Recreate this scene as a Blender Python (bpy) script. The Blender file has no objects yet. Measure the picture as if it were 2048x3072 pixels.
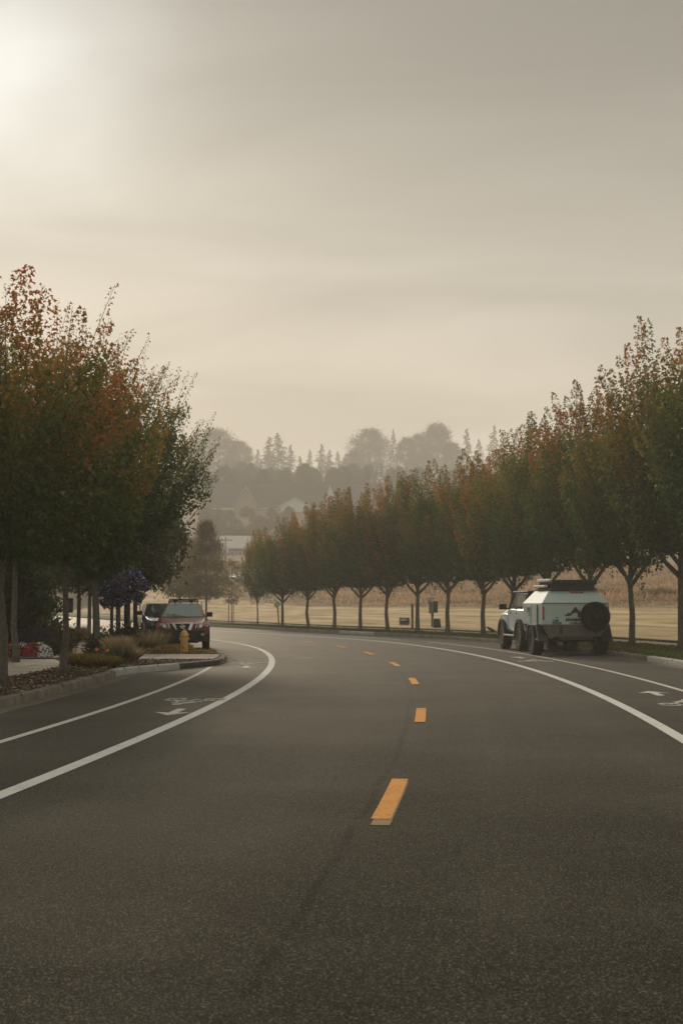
import bpy, math, random
import numpy as np
from mathutils import Vector, Matrix
random.seed(7); RNG = np.random.default_rng(11)
D = bpy.data; SC = bpy.context.scene; COL = SC.collection
R = math.radians; PI = math.pi

# ------------------------------------------------------------------ helpers
def tag(o, label=None, cat=None, group=None, kind=None):
    if label: o['label'] = label
    if cat: o['category'] = cat
    if group: o['group'] = group
    if kind: o['kind'] = kind
    return o

def thing(name, label, cat, loc=(0, 0, 0), rz=0.0, group=None):
    o = D.objects.new(name, None); COL.objects.link(o)
    o.empty_display_size = .3
    o.location = loc; o.rotation_euler = (0, 0, rz)
    return tag(o, label, cat, group)

def link(name, me, mat=None, parent=None, smooth=False, bevel=0, sharp=35):
    if mat is not None:
        for m in (mat if isinstance(mat, (list, tuple)) else [mat]):
            me.materials.append(m)
    if smooth:
        me.polygons.foreach_set('use_smooth', [True] * len(me.polygons))
        try: me.set_sharp_from_angle(angle=R(sharp))
        except Exception: pass
    o = D.objects.new(name, me); COL.objects.link(o)
    if parent: o.parent = parent
    if bevel:
        b = o.modifiers.new('bevel', 'BEVEL'); b.width = bevel; b.segments = 2; b.limit_method = 'ANGLE'; b.angle_limit = R(40)
    return o

class MB:
    def __init__(s): s.v = []; s.f = []; s.m = []; s.uv = None
    def add(s, vs, fs, mi=0):
        n = len(s.v); s.v += [tuple(p) for p in vs]; s.f += [tuple(i + n for i in f) for f in fs]; s.m += [mi] * len(fs); return s
    def box(s, c, d, rot=None, mi=0, taper=1.0):
        h = [x / 2 for x in d]; vs = []
        for z in (-1, 1):
            k = taper if z > 0 else 1
            for x, y in ((-1, -1), (1, -1), (1, 1), (-1, 1)): vs.append(Vector((x * h[0] * k, y * h[1] * k, z * h[2])))
        if rot is not None: vs = [rot @ v for v in vs]
        vs = [v + Vector(c) for v in vs]
        return s.add(vs, [(0, 3, 2, 1), (4, 5, 6, 7), (0, 1, 5, 4), (1, 2, 6, 5), (2, 3, 7, 6), (3, 0, 4, 7)], mi)
    def tube(s, pts, rad, n=8, caps=True, mi=0):
        pts = [Vector(p) for p in pts]; rings = []
        if not isinstance(rad, (list, tuple)): rad = [rad] * len(pts)
        up = Vector((0, 0, 1)); prev = None
        for i, p in enumerate(pts):
            t = (pts[min(i + 1, len(pts) - 1)] - pts[max(i - 1, 0)]).normalized()
            if prev is None:
                a = up if abs(t.z) < .9 else Vector((1, 0, 0)); u = t.cross(a).normalized()
            else:
                u = (prev - t * prev.dot(t)).normalized()
            prev = u; w = t.cross(u)
            rings.append([p + (u * math.cos(2 * PI * k / n) + w * math.sin(2 * PI * k / n)) * rad[i] for k in range(n)])
        vs = [q for r in rings for q in r]; fs = []
        for i in range(len(rings) - 1):
            for k in range(n):
                a = i * n + k; b = i * n + (k + 1) % n; fs.append((a, b, b + n, a + n))
        if caps: fs.append(tuple(range(n - 1, -1, -1))); fs.append(tuple(range(len(vs) - n, len(vs))))
        return s.add(vs, fs, mi)
    def lathe(s, prof, n=20, axis='z', c=(0, 0, 0), mi=0, caps=True):
        vs = []; fs = []
        for r, h in prof:
            for k in range(n):
                a = 2 * PI * k / n; x, y = r * math.cos(a), r * math.sin(a)
                p = {'z': (x, y, h), 'x': (h, x, y), 'y': (x, h, y)}[axis]
                vs.append(Vector(p) + Vector(c))
        m = len(prof)
        for i in range(m - 1):
            for k in range(n):
                a = i * n + k; b = i * n + (k + 1) % n; fs.append((a, b, b + n, a + n))
        if caps:
            if prof[0][0] > 1e-5: fs.append(tuple(range(n - 1, -1, -1)))
            if prof[-1][0] > 1e-5: fs.append(tuple(range((m - 1) * n, m * n)))
        return s.add(vs, fs, mi)
    def loft(s, secs, mi=0, caps=True):
        n = len(secs[0]); vs = [p for q in secs for p in q]; fs = []
        for i in range(len(secs) - 1):
            for k in range(n):
                a = i * n + k; b = i * n + (k + 1) % n; fs.append((a, b, b + n, a + n))
        if caps: fs.append(tuple(range(n - 1, -1, -1))); fs.append(tuple(range(len(vs) - n, len(vs))))
        return s.add(vs, fs, mi)
    def prism(s, pts, off, mi=0):
        n = len(pts); a = [Vector(p) for p in pts]; b = [p + Vector(off) for p in a]
        fs = [tuple(range(n - 1, -1, -1)), tuple(range(n, 2 * n))] + [(i, (i + 1) % n, (i + 1) % n + n, i + n) for i in range(n)]
        return s.add(a + b, fs, mi)
    def sphere(s, c, r, nu=12, nv=8, sq=(1, 1, 1), mi=0):
        vs = []; fs = []
        for j in range(nv + 1):
            t = PI * j / nv
            for i in range(nu):
                a = 2 * PI * i / nu
                vs.append((c[0] + r * sq[0] * math.sin(t) * math.cos(a), c[1] + r * sq[1] * math.sin(t) * math.sin(a), c[2] + r * sq[2] * math.cos(t)))
        for j in range(nv):
            for i in range(nu):
                a = j * nu + i; b = j * nu + (i + 1) % nu; fs.append((a, a + nu, b + nu, b))
        return s.add(vs, fs, mi)
    def mesh(s, name):
        me = D.meshes.new(name); me.from_pydata([tuple(v) for v in s.v], [], s.f)
        if any(s.m): me.polygons.foreach_set('material_index', s.m)
        if s.uv:
            uvl = me.uv_layers.new(name='UVMap'); arr = []
            for l in me.loops: arr += s.uv[l.vertex_index]
            uvl.data.foreach_set('uv', arr)
        import bmesh
        bm = bmesh.new(); bm.from_mesh(me); bmesh.ops.recalc_face_normals(bm, faces=bm.faces); bm.to_mesh(me); bm.free()
        me.update(); return me
    def build(s, name, mat, parent=None, smooth=False, bevel=0, sharp=35):
        return link(name, s.mesh(name), mat, parent, smooth, bevel, sharp)

def poly_mesh_np(name, V, k, attrs=None):
    """V: (N*k,3) vertices of N separate k-gons"""
    n = len(V); N = n // k
    me = D.meshes.new(name)
    me.vertices.add(n); me.vertices.foreach_set('co', V.astype(np.float32).ravel())
    me.loops.add(n); me.loops.foreach_set('vertex_index', np.arange(n, dtype=np.int32))
    me.polygons.add(N); me.polygons.foreach_set('loop_start', np.arange(0, n, k, dtype=np.int32))
    try: me.polygons.foreach_set('loop_total', np.full(N, k, dtype=np.int32))
    except Exception: pass
    for an, av in (attrs or {}).items():
        a = me.attributes.new(an, 'FLOAT', 'POINT'); a.data.foreach_set('value', np.repeat(av, k).astype(np.float32))
    me.update(calc_edges=True); me.validate(); return me

def nrm(a): return a / (np.linalg.norm(a, axis=-1, keepdims=True) + 1e-9)
MAPLE = np.array([(0, 0), (.18, .12), (.52, .30), (.20, .45), (.0, 1.0), (-.20, .45), (-.52, .30), (-.18, .12)])
OVAL = np.array([(0, 0), (.24, .3), (.2, .7), (0, 1), (-.2, .7), (-.24, .3)])
QUAD = np.array([(-.5, 0), (.5, 0), (.35, 1), (-.35, 1)])
DISC = np.array([(math.cos(a) * .5, math.sin(a) * .5) for a in np.linspace(0, 2 * PI, 7)[:-1]])
def leaf_verts(P, T, S, shape=MAPLE, rng=RNG):
    """P positions, T tip directions, S sizes"""
    T = nrm(T); r = nrm(rng.normal(size=P.shape)); B = nrm(np.cross(T, r))
    k = len(shape)
    V = P[:, None, :] + S[:, None, None] * (shape[None, :, 0, None] * B[:, None, :] + shape[None, :, 1, None] * T[:, None, :])
    return V.reshape(-1, 3)

# ------------------------------------------------------------------ materials
def nodes(name):
    m = D.materials.new(name); m.use_nodes = True; nt = m.node_tree; nt.nodes.clear(); return m, nt, nt.nodes, nt.links
def pr(name, col, rough=.6, metal=0, coat=0, var=.15, scale=8, bump=0, bscale=60, spec=.5, dist=.01, col2=None, ior=None, coords='Object'):
    m, nt, N, L = nodes(name)
    out = N.new('ShaderNodeOutputMaterial'); p = N.new('ShaderNodeBsdfPrincipled'); L.new(p.outputs[0], out.inputs[0])
    tc = N.new('ShaderNodeTexCoord'); no = N.new('ShaderNodeTexNoise'); no.inputs['Scale'].default_value = scale; no.inputs['Detail'].default_value = 5
    L.new(tc.outputs[coords], no.inputs['Vector'])
    mx = N.new('ShaderNodeMix'); mx.data_type = 'RGBA'
    c1 = tuple(c * (1 - var) for c in col); c2 = col2 or tuple(min(1, c * (1 + var)) for c in col)
    mx.inputs[6].default_value = (*c1, 1); mx.inputs[7].default_value = (*c2, 1)
    mr = N.new('ShaderNodeMapRange'); mr.inputs[1].default_value = .35; mr.inputs[2].default_value = .65
    L.new(no.outputs[0], mr.inputs[0]); L.new(mr.outputs[0], mx.inputs[0]); L.new(mx.outputs[2], p.inputs['Base Color'])
    p.inputs['Roughness'].default_value = rough; p.inputs['Metallic'].default_value = metal
    p.inputs['Coat Weight'].default_value = coat; p.inputs['Coat Roughness'].default_value = .08
    p.inputs['Specular IOR Level'].default_value = spec
    if bump:
        n2 = N.new('ShaderNodeTexNoise'); n2.inputs['Scale'].default_value = bscale; n2.inputs['Detail'].default_value = 4
        L.new(tc.outputs[coords], n2.inputs['Vector'])
        b = N.new('ShaderNodeBump'); b.inputs['Strength'].default_value = bump; b.inputs['Distance'].default_value = dist
        L.new(n2.outputs[0], b.inputs['Height']); L.new(b.outputs[0], p.inputs['Normal'])
    return m
def leafmat(name, ramp, trans=.35, attr='hue'):
    m, nt, N, L = nodes(name)
    out = N.new('ShaderNodeOutputMaterial'); at = N.new('ShaderNodeAttribute'); at.attribute_name = attr
    cr = N.new('ShaderNodeValToRGB'); e = cr.color_ramp.elements
    e[0].position = ramp[0][0]; e[0].color = (*ramp[0][1], 1); e[1].position = ramp[-1][0]; e[1].color = (*ramp[-1][1], 1)
    for p, c in ramp[1:-1]:
        x = e.new(p); x.color = (*c, 1)
    L.new(at.outputs['Fac'], cr.inputs[0])
    d = N.new('ShaderNodeBsdfDiffuse'); t = N.new('ShaderNodeBsdfTranslucent'); g = N.new('ShaderNodeBsdfGlossy')
    g.inputs['Roughness'].default_value = .45; g.inputs['Color'].default_value = (1, 1, 1, 1)
    mx = N.new('ShaderNodeMixShader'); mx.inputs[0].default_value = trans
    m2 = N.new('ShaderNodeMixShader'); m2.inputs[0].default_value = .025
    L.new(cr.outputs[0], d.inputs[0]); L.new(cr.outputs[0], t.inputs[0])
    L.new(d.outputs[0], mx.inputs[1]); L.new(t.outputs[0], mx.inputs[2])
    L.new(mx.outputs[0], m2.inputs[1]); L.new(g.outputs[0], m2.inputs[2]); L.new(m2.outputs[0], out.inputs[0])
    return m

M = {}
M['maple'] = leafmat('maple_leaf', [(0, (.038, .074, .014)), (.30, (.095, .130, .018)), (.44, (.20, .155, .024)), (.62, (.33, .165, .038)), (.86, (.34, .12, .028)), (1, (.42, .07, .018))], .5)
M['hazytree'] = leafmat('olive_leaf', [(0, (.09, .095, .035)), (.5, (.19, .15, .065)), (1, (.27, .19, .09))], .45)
M['green'] = leafmat('green_leaf', [(0, (.016, .028, .010)), (.6, (.045, .062, .015)), (1, (.10, .10, .025))], .35)
M['shrub'] = leafmat('shrub_leaf', [(0, (.022, .04, .016)), (.5, (.05, .06, .02)), (1, (.13, .10, .03))], .3)
M['conifer'] = leafmat('conifer_needle', [(0, (.018, .026, .014)), (1, (.035, .042, .02))], .15)
M['farleaf'] = leafmat('far_leaf', [(0, (.03, .036, .016)), (1, (.065, .058, .026))], .2)
M['drygrass'] = leafmat('dry_grass', [(0, (.16, .11, .045)), (.4, (.36, .235, .13)), (.8, (.50, .34, .21)), (1, (.6, .44, .3))], .35)
M['tuft'] = leafmat('tuft_grass', [(0, (.09, .11, .03)), (.5, (.34, .26, .12)), (1, (.68, .54, .35))], .5)
M['lily'] = leafmat('lily_leaf', [(0, (.08, .11, .02)), (.6, (.26, .19, .035)), (1, (.42, .24, .06))], .4)
M['greengrass'] = leafmat('verge_grass', [(0, (.045, .065, .014)), (1, (.13, .13, .035))], .3)
M['purple'] = leafmat('purple_petal', [(0, (.08, .06, .18)), (.5, (.24, .19, .5)), (.8, (.5, .44, .75)), (1, (.9, .9, .95))], .35)  # palest stop paints white highlights into the petal colour
M['lavender'] = leafmat('lavender_stem', [(0, (.04, .045, .03)), (1, (.09, .075, .12))], .3)
M['redpetal'] = leafmat('red_petal', [(0, (.28, .012, .015)), (1, (.55, .05, .04))], .35)
M['orangered'] = leafmat('coral_petal', [(0, (.42, .07, .02)), (1, (.6, .12, .05))], .35)
M['whitepetal'] = leafmat('white_petal', [(0, (.6, .62, .6)), (1, (.85, .87, .85))], .35)
M['orangepetal'] = leafmat('orange_petal', [(0, (.75, .22, .03)), (1, (.85, .35, .06))], .35)
M['bark'] = pr('bark', (.10, .092, .072), .9, var=.3, scale=14, bump=.6, bscale=50)
M['fartrunk'] = pr('far_trunk', (.09, .075, .06), .9)
M['chip'] = leafmat('mulch_chip', [(0, (.05, .036, .022)), (.6, (.13, .09, .055)), (1, (.48, .38, .26))], .1)
M['mulch'] = pr('mulch', (.075, .05, .03), .95, var=.5, scale=30, bump=1, bscale=90, dist=.03)
M['concrete'] = pr('concrete', (.34, .30, .25), .9, spec=.12, var=.14, scale=2.5, bump=.25, bscale=120)
M['kerb'] = pr('kerb_concrete', (.17, .15, .12), .9, spec=.15, var=.25, scale=3, bump=.4, bscale=60)
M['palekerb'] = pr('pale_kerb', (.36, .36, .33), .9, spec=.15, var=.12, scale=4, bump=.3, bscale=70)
M['gutter'] = pr('gutter_concrete', (.13, .115, .09), .9, spec=.12, var=.2, scale=3, bump=.2, bscale=90)
M['rubber'] = pr('rubber', (.010, .010, .010), .85, spec=.2, var=.2, scale=30, bump=.3, bscale=80)
M['blackplastic'] = pr('black_plastic', (.014, .014, .014), .55, spec=.3, var=.2, scale=10)
M['blackmetal'] = pr('black_metal', (.015, .016, .016), .4, metal=.3)
M['alloy'] = pr('alloy', (.35, .34, .32), .35, metal=.9)
M['chrome'] = pr('chrome', (.62, .62, .6), .18, metal=1, var=.03)
M['glass'] = pr('vehicle_glass', (.07, .13, .105), .06, var=.1, spec=.9)
M['darkglass'] = pr('dark_glass', (.012, .016, .018), .06, var=.1, spec=.8)
M['redpaint'] = pr('maroon_paint', (.16, .038, .018), .4, metal=.3, coat=.4, var=.06)
M['blackpaint'] = pr('black_paint', (.10, .12, .14), .28, metal=.75, coat=.9, var=.06)
M['silverpaint'] = pr('silver_paint', (.5, .52, .53), .35, metal=.5, coat=.8, var=.05)
M['whitepaint'] = pr('white_paint', (.52, .62, .67), .33, coat=.7, var=.03, scale=2)
M['trailerwhite'] = pr('trailer_white', (.40, .49, .465), .6, spec=.3, var=.04, scale=2, bump=.03, bscale=6)
M['trailergrey'] = pr('trailer_grey', (.115, .11, .095), .6, var=.12, scale=5)
M['redlens'] = pr('red_lens', (.22, .012, .01), .2, coat=.6)
M['amber'] = pr('amber_lens', (.55, .10, .02), .2, coat=.6)
M['clearlens'] = pr('clear_lens', (.28, .33, .32), .12, coat=.8, var=.35, scale=18)
M['hydrant'] = pr('hydrant_paint', (.60, .36, .10), .55, coat=.2, var=.15, scale=14)
M['boxgreen'] = pr('utility_green', (.02, .05, .035), .5, var=.15)
M['boxgrey'] = pr('utility_grey', (.13, .19, .17), .55, var=.15)
M['palewhite'] = pr('pale_metal', (.6, .58, .52), .5)
M['wood'] = pr('weathered_wood', (.16, .12, .08), .9, var=.3, scale=10)
M['signblue'] = pr('sign_blue', (.02, .06, .12), .5, var=.1)
M['signred'] = pr('sign_red', (.35, .04, .035), .5, var=.1)
M['signwhite'] = pr('sign_white', (.7, .72, .7), .5, var=.05)
M['roof'] = pr('shingle_roof', (.062, .058, .052), .9, var=.2, scale=.8)
M['paleroof'] = pr('pale_roof', (.40, .37, .34), .6, var=.08, scale=.5)
M['siding'] = pr('beige_siding', (.26, .22, .17), .85, var=.06, scale=1)
M['whitesiding'] = pr('white_siding', (.55, .62, .62), .8, var=.04, scale=1)
M['greywall'] = pr('grey_wall', (.26, .26, .25), .8, var=.06, scale=1)
M['trim'] = pr('white_trim', (.6, .6, .57), .7)
M['feather'] = pr('crow_feather', (.012, .012, .014), .5, spec=.4)

# asphalt -----------------------------------------------------------------
def asphalt():
    m, nt, N, L = nodes('asphalt')
    out = N.new('ShaderNodeOutputMaterial'); p = N.new('ShaderNodeBsdfPrincipled'); L.new(p.outputs[0], out.inputs[0])
    tc = N.new('ShaderNodeTexCoord'); uv = N.new('ShaderNodeSeparateXYZ'); L.new(tc.outputs['UV'], uv.inputs[0])
    def noise(scale, detail=4, src='Object', rough=.5):
        n = N.new('ShaderNodeTexNoise'); n.inputs['Scale'].default_value = scale; n.inputs['Detail'].default_value = detail; n.inputs['Roughness'].default_value = rough
        L.new(tc.outputs[src], n.inputs['Vector']); return n.outputs[0]
    def mth(op, a, b=None, c=None):
        n = N.new('ShaderNodeMath'); n.operation = op
        for i, x in enumerate((a, b, c)):
            if x is None: continue
            if isinstance(x, (int, float)): n.inputs[i].default_value = x
            else: L.new(x, n.inputs[i])
        return n.outputs[0]
    def mrange(v, a, b, c, d):
        n = N.new('ShaderNodeMapRange'); L.new(v, n.inputs[0])
        for i, x in enumerate((a, b, c, d)): n.inputs[i + 1].default_value = x
        return n.outputs[0]
    # aggregate stones
    vo = N.new('ShaderNodeTexVoronoi'); vo.inputs['Scale'].default_value = 165; L.new(tc.outputs['Object'], vo.inputs['Vector'])
    sep = N.new('ShaderNodeSeparateColor'); L.new(vo.outputs['Color'], sep.inputs[0])
    st = mrange(sep.outputs[0], .80, 1, 0, 1)                       # only some stones pale
    vo2 = N.new('ShaderNodeTexVoronoi'); vo2.inputs['Scale'].default_value = 100; L.new(tc.outputs['Object'], vo2.inputs['Vector'])
    sep2 = N.new('ShaderNodeSeparateColor'); L.new(vo2.outputs['Color'], sep2.inputs[0])
    st2 = mrange(sep2.outputs[1], .93, 1, 0, 1)
    big = noise(.35, 5); mid = noise(2.2, 5); fine = noise(160, 2)
    v = mth('MULTIPLY', mrange(big, .3, .7, .72, 1.30), mrange(uv.outputs[0], -.6, .4, 1.12, .94))
    v = mth('MULTIPLY', v, mrange(mid, .3, .7, .88, 1.12))
    v = mth('MULTIPLY', v, mrange(fine, .25, .75, .4, 1.55))
    v = mth('ADD', v, mth('MULTIPLY', st, 3.0)); v = mth('ADD', v, mth('MULTIPLY', st2, 2.6)); v = mth('MULTIPLY', v, .86)
    # bike and parking lanes carry less traffic: darker; tyre tracks polished lighter
    ad = mth('ABSOLUTE', uv.outputs[0])
    v = mth('MULTIPLY', v, mrange(ad, 3.0, 3.5, 1.04, .88))
    tr = mth('ABSOLUTE', mth('SUBTRACT', mth('ABSOLUTE', mth('SUBTRACT', ad, 1.65)), .8))
    v = mth('MULTIPLY', v, mrange(tr, 0, .35, 1.10, 1.0))
    # paving seam close to the centre line
    wob = mth('MULTIPLY', mth('SUBTRACT', noise(.35, 2), .5), .22)
    sd = mth('ABSOLUTE', mth('ADD', mth('ADD', uv.outputs[0], .16), wob))
    seam = mrange(sd, .015, .05, .78, 1.0)
    seam = mth('MAXIMUM', seam, mrange(mid, .48, .6, .5, 1.0))
    v = mth('MULTIPLY', v, seam)
    cm = N.new('ShaderNodeCombineColor')
    L.new(mth('MULTIPLY', v, .0475), cm.inputs[0]); L.new(mth('MULTIPLY', v, .0435), cm.inputs[1]); L.new(mth('MULTIPLY', v, .034), cm.inputs[2])
    L.new(cm.outputs[0], p.inputs['Base Color'])
    p.inputs['Roughness'].default_value = .9; p.inputs['Specular IOR Level'].default_value = 0
    lw = N.new('ShaderNodeLayerWeight'); lw.inputs['Blend'].default_value = .5
    gz = mth('MULTIPLY', mth('POWER', lw.outputs['Facing'], 16.0), mrange(mid, .3, .7, .22, .16))
    gg = N.new('ShaderNodeBsdfGlossy'); gg.inputs['Roughness'].default_value = .55; gg.inputs['Color'].default_value = (.95, .9, .82, 1)
    ms = N.new('ShaderNodeMixShader'); L.new(gz, ms.inputs[0]); L.new(p.outputs[0], ms.inputs[1]); L.new(gg.outputs[0], ms.inputs[2]); L.new(ms.outputs[0], out.inputs[0])
    b = N.new('ShaderNodeBump'); b.inputs['Strength'].default_value = .35; b.inputs['Distance'].default_value = .003
    L.new(mth('ADD', mth('MULTIPLY', vo.outputs['Distance'], -1.2), fine), b.inputs['Height']); L.new(b.outputs[0], p.inputs['Normal'])
    return m
def linepaint(name, col, wear=.42):
    m, nt, N, L = nodes(name)
    out = N.new('ShaderNodeOutputMaterial'); p = N.new('ShaderNodeBsdfPrincipled'); L.new(p.outputs[0], out.inputs[0])
    tc = N.new('ShaderNodeTexCoord'); a = N.new('ShaderNodeTexNoise'); a.inputs['Scale'].default_value = 45; a.inputs['Detail'].default_value = 5
    b = N.new('ShaderNodeTexNoise'); b.inputs['Scale'].default_value = 3; b.inputs['Detail'].default_value = 4
    L.new(tc.outputs['Object'], a.inputs['Vector']); L.new(tc.outputs['Object'], b.inputs['Vector'])
    ad = N.new('ShaderNodeMath'); ad.operation = 'MULTIPLY_ADD'; ad.inputs[1].default_value = .45; L.new(b.outputs[0], ad.inputs[0]); L.new(a.outputs[0], ad.inputs[2])
    mr = N.new('ShaderNodeMapRange'); mr.inputs[1].default_value = wear + .1; mr.inputs[2].default_value = wear + .25; L.new(ad.outputs[0], mr.inputs[0])
    mx = N.new('ShaderNodeMix'); mx.data_type = 'RGBA'; mx.inputs[6].default_value = tuple(c * .5 for c in col) + (1,); mx.inputs[7].default_value = (*col, 1)
    L.new(mr.outputs[0], mx.inputs[0]); L.new(mx.outputs[2], p.inputs['Base Color']); p.inputs['Roughness'].default_value = .8; p.inputs['Specular IOR Level'].default_value = .1
    return m
def lawnmat():
    m, nt, N, L = nodes('dry_lawn')
    out = N.new('ShaderNodeOutputMaterial'); p = N.new('ShaderNodeBsdfPrincipled'); L.new(p.outputs[0], out.inputs[0]); p.inputs['Roughness'].default_value = .95
    p.inputs['Specular IOR Level'].default_value = .1
    tc = N.new('ShaderNodeTexCoord'); mp = N.new('ShaderNodeMapping'); mp.inputs['Scale'].default_value = (1, .12, 1); L.new(tc.outputs['UV'], mp.inputs[0])
    n = N.new('ShaderNodeTexNoise'); n.inputs['Scale'].default_value = .8; n.inputs['Detail'].default_value = 7; n.inputs['Roughness'].default_value = .6; n.inputs['Distortion'].default_value = .5; L.new(mp.outputs[0], n.inputs['Vector'])
    w = N.new('ShaderNodeTexWave'); w.bands_direction = 'X'; w.inputs['Scale'].default_value = .13; w.inputs['Distortion'].default_value = 4.5; w.inputs['Detail'].default_value = 2; w.inputs['Detail Scale'].default_value = .4
    L.new(mp.outputs[0], w.inputs['Vector'])
    n3 = N.new('ShaderNodeTexNoise'); n3.inputs['Scale'].default_value = 9; n3.inputs['Detail'].default_value = 4; L.new(tc.outputs['Object'], n3.inputs['Vector'])
    a = N.new('ShaderNodeMath'); a.operation = 'MULTIPLY_ADD'; a.inputs[1].default_value = .07; L.new(w.outputs['Fac'], a.inputs[0]); L.new(n.outputs[0], a.inputs[2])
    a2 = N.new('ShaderNodeMath'); a2.operation = 'MULTIPLY_ADD'; a2.inputs[1].default_value = .3; L.new(n3.outputs[0], a2.inputs[0]); L.new(a.outputs[0], a2.inputs[2])
    cr = N.new('ShaderNodeValToRGB'); e = cr.color_ramp.elements
    e[0].position = .52; e[0].color = (.20, .16, .06, 1); e[1].position = .86; e[1].color = (.54, .41, .25, 1); x = e.new(.68); x.color = (.38, .28, .145, 1)
    L.new(a2.outputs[0], cr.inputs[0]); L.new(cr.outputs[0], p.inputs['Base Color'])
    b = N.new('ShaderNodeBump'); b.inputs['Strength'].default_value = .6; b.inputs['Distance'].default_value = .05; L.new(n3.outputs[0], b.inputs['Height']); L.new(b.outputs[0], p.inputs['Normal'])
    return m
M['asphalt'] = asphalt()
M['white_line'] = linepaint('white_road_paint', (.54, .54, .50), .40)
M['faint_line'] = linepaint('worn_white_paint', (.50, .48, .42), .42)
M['yellow_line'] = linepaint('yellow_road_paint', (.60, .26, .04), .46)
M['old_yellow'] = linepaint('faded_yellow_paint', (.24, .165, .085), .42)
M['lawn'] = lawnmat()
M['verge'] = pr('verge_turf', (.11, .12, .038), .95, var=.4, scale=3, bump=.8, bscale=40, spec=.1, dist=.03)
M['field'] = pr('field_ground', (.20, .15, .095), .95, var=.3, scale=.15, bump=.5, bscale=4, spec=.1, dist=.2)

# ------------------------------------------------------------------ camera mapping (traced from the photo onto real ground)
FX, CAMH = 3400.0, 1.62; TILT = math.atan(211 / 3400)
def px(x, Y): return (x - 784) / FX * Y * 1.0
def zpx(y, Y): return CAMH + (1387 - y) / FX * Y

# ------------------------------------------------------------------ road alignment
HT = [(-30, -8), (0, -7.5), (11, -5.8), (20, -4), (34, 0), (44, 3.3), (52, 6.6), (60, 11), (65, 15), (70, 19.5), (75, 21.5), (85, 21.5), (100, 20), (110, 19), (140, 17), (180, 15), (320, 15)]
hy = np.array([a for a, b in HT], float); hh = np.array([b for a, b in HT], float)
CY = np.arange(-30, 300.01, .5); CH = np.radians(np.interp(CY, hy, hh))
CX = np.concatenate([[0], np.cumsum(-np.tan((CH[1:] + CH[:-1]) / 2) * .5)]); CX += .27 - np.interp(11, CY, CX)
CS = np.concatenate([[0], np.cumsum(np.hypot(np.diff(CX), np.diff(CY)))])
def cx(Y): return float(np.interp(Y, CY, CX))
def ch(Y): return float(np.interp(Y, CY, CH))
def rp(Y, d, z=0.0):
    h = ch(Y); return (cx(Y) + d * math.cos(h), Y + d * math.sin(h), z)
def offset_of(X, Y):
    X = np.asarray(X, float); Y = np.asarray(Y, float)
    step = 4; px_ = CX[::step]; py_ = CY[::step]; hh_ = CH[::step]
    out = np.empty(X.shape); f = X.ravel(); g = Y.ravel(); o = np.empty(f.shape)
    for i in range(0, len(f), 4000):
        dx = f[i:i + 4000, None] - px_[None]; dy = g[i:i + 4000, None] - py_[None]
        k = np.argmin(dx * dx + dy * dy, axis=1); ar = np.arange(len(k))
        o[i:i + 4000] = dx[ar, k] * np.cos(hh_[k]) + dy[ar, k] * np.sin(hh_[k])
        far = g[i:i + 4000] > 290
        o[i:i + 4000][far] = np.abs(dx[ar, k])[far] + 60
    return o.reshape(X.shape)
def sst(x, a, b): t = np.clip((x - a) / (b - a), 0, 1); return t * t * (3 - 2 * t)
HYT = ([180, 205, 230, 270, 330, 400, 450, 520, 600, 680, 760, 900, 1300], [0, .8, 2.6, 4.5, 8.5, 18, 27.5, 36, 45, 54, 62, 66, 76])
def terr(X, Y, off=None):
    X = np.asarray(X, float); Y = np.asarray(Y, float)
    d = offset_of(X, Y) if off is None else off
    m = .075 + .06 * sst(Y, 150, 205)
    u = np.clip(d - 12.6, 0, None)
    zr = m * np.minimum(u, 15) + .070 * np.clip(u - 15, 0, 70) * (1 - sst(Y, 170, 260) * .6)
    H = np.interp(Y, *HYT) * sst(np.abs(d), 13, 45)
    big = .7 * np.sin(X * .045 + 1) * np.sin(Y * .038) * sst(d, 32, 70)
    base = np.where(d > 0, -.06 + .2 * sst(d, 11.2, 12.6), -.06)
    return base + zr * (1 - .35 * sst(Y, 300, 420)) + H + big
def tz(x, y): return float(terr(np.array([x]), np.array([y]))[0])

def strip(name, path, w0, w1, z0, z1, mat, uvd=False, parent=None):
    """ribbon along road from offset w0 to w1 for station list path"""
    mb = MB(); vs = []; uv = []
    for Y in path:
        vs += [rp(Y, w0, z0), rp(Y, w1, z1)]; s = float(np.interp(Y, CY, CS)); uv += [(w0, s), (w1, s)]
    mb.add(vs, [(2 * i, 2 * i + 1, 2 * i + 3, 2 * i + 2) for i in range(len(path) - 1)]); mb.uv = uv
    return mb.build(name, mat, parent)
def yr(a, b, st=1.0): return list(np.arange(a, b, st)) + [b]

# terrain --------------------------------------------------------------------
def axis(a, b, fine, growth, lim):
    v = [0.0]; s = fine
    while v[-1] < b:
        if v[-1] > lim: s *= growth
        v.append(v[-1] + s)
    w = [0.0]; s = fine
    while w[-1] > a:
        if w[-1] < -lim: s *= growth
        w.append(w[-1] - s)
    return np.array(sorted(set(w[1:] + v)))
gx = axis(-760, 760, 2.0, 1.12, 110); gy = np.concatenate([np.arange(-40, 300, 2.0), np.arange(300, 900, 8.0), np.arange(900, 1301, 40.0)])
GX, GY = np.meshgrid(gx, gy); GD = offset_of(GX, GY); GZ = terr(GX, GY, GD)
mb = MB(); nx = len(gx)
mb.v = [tuple(p) for p in np.stack([GX.ravel(), GY.ravel(), GZ.ravel()], 1)]
mb.f = [(j * nx + i, j * nx + i + 1, (j + 1) * nx + i + 1, (j + 1) * nx + i) for j in range(len(gy) - 1) for i in range(nx - 1)]; mb.m = [0] * len(mb.f)
tag(mb.build('ground', M['field'], smooth=True, sharp=180), kind='structure')

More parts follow.
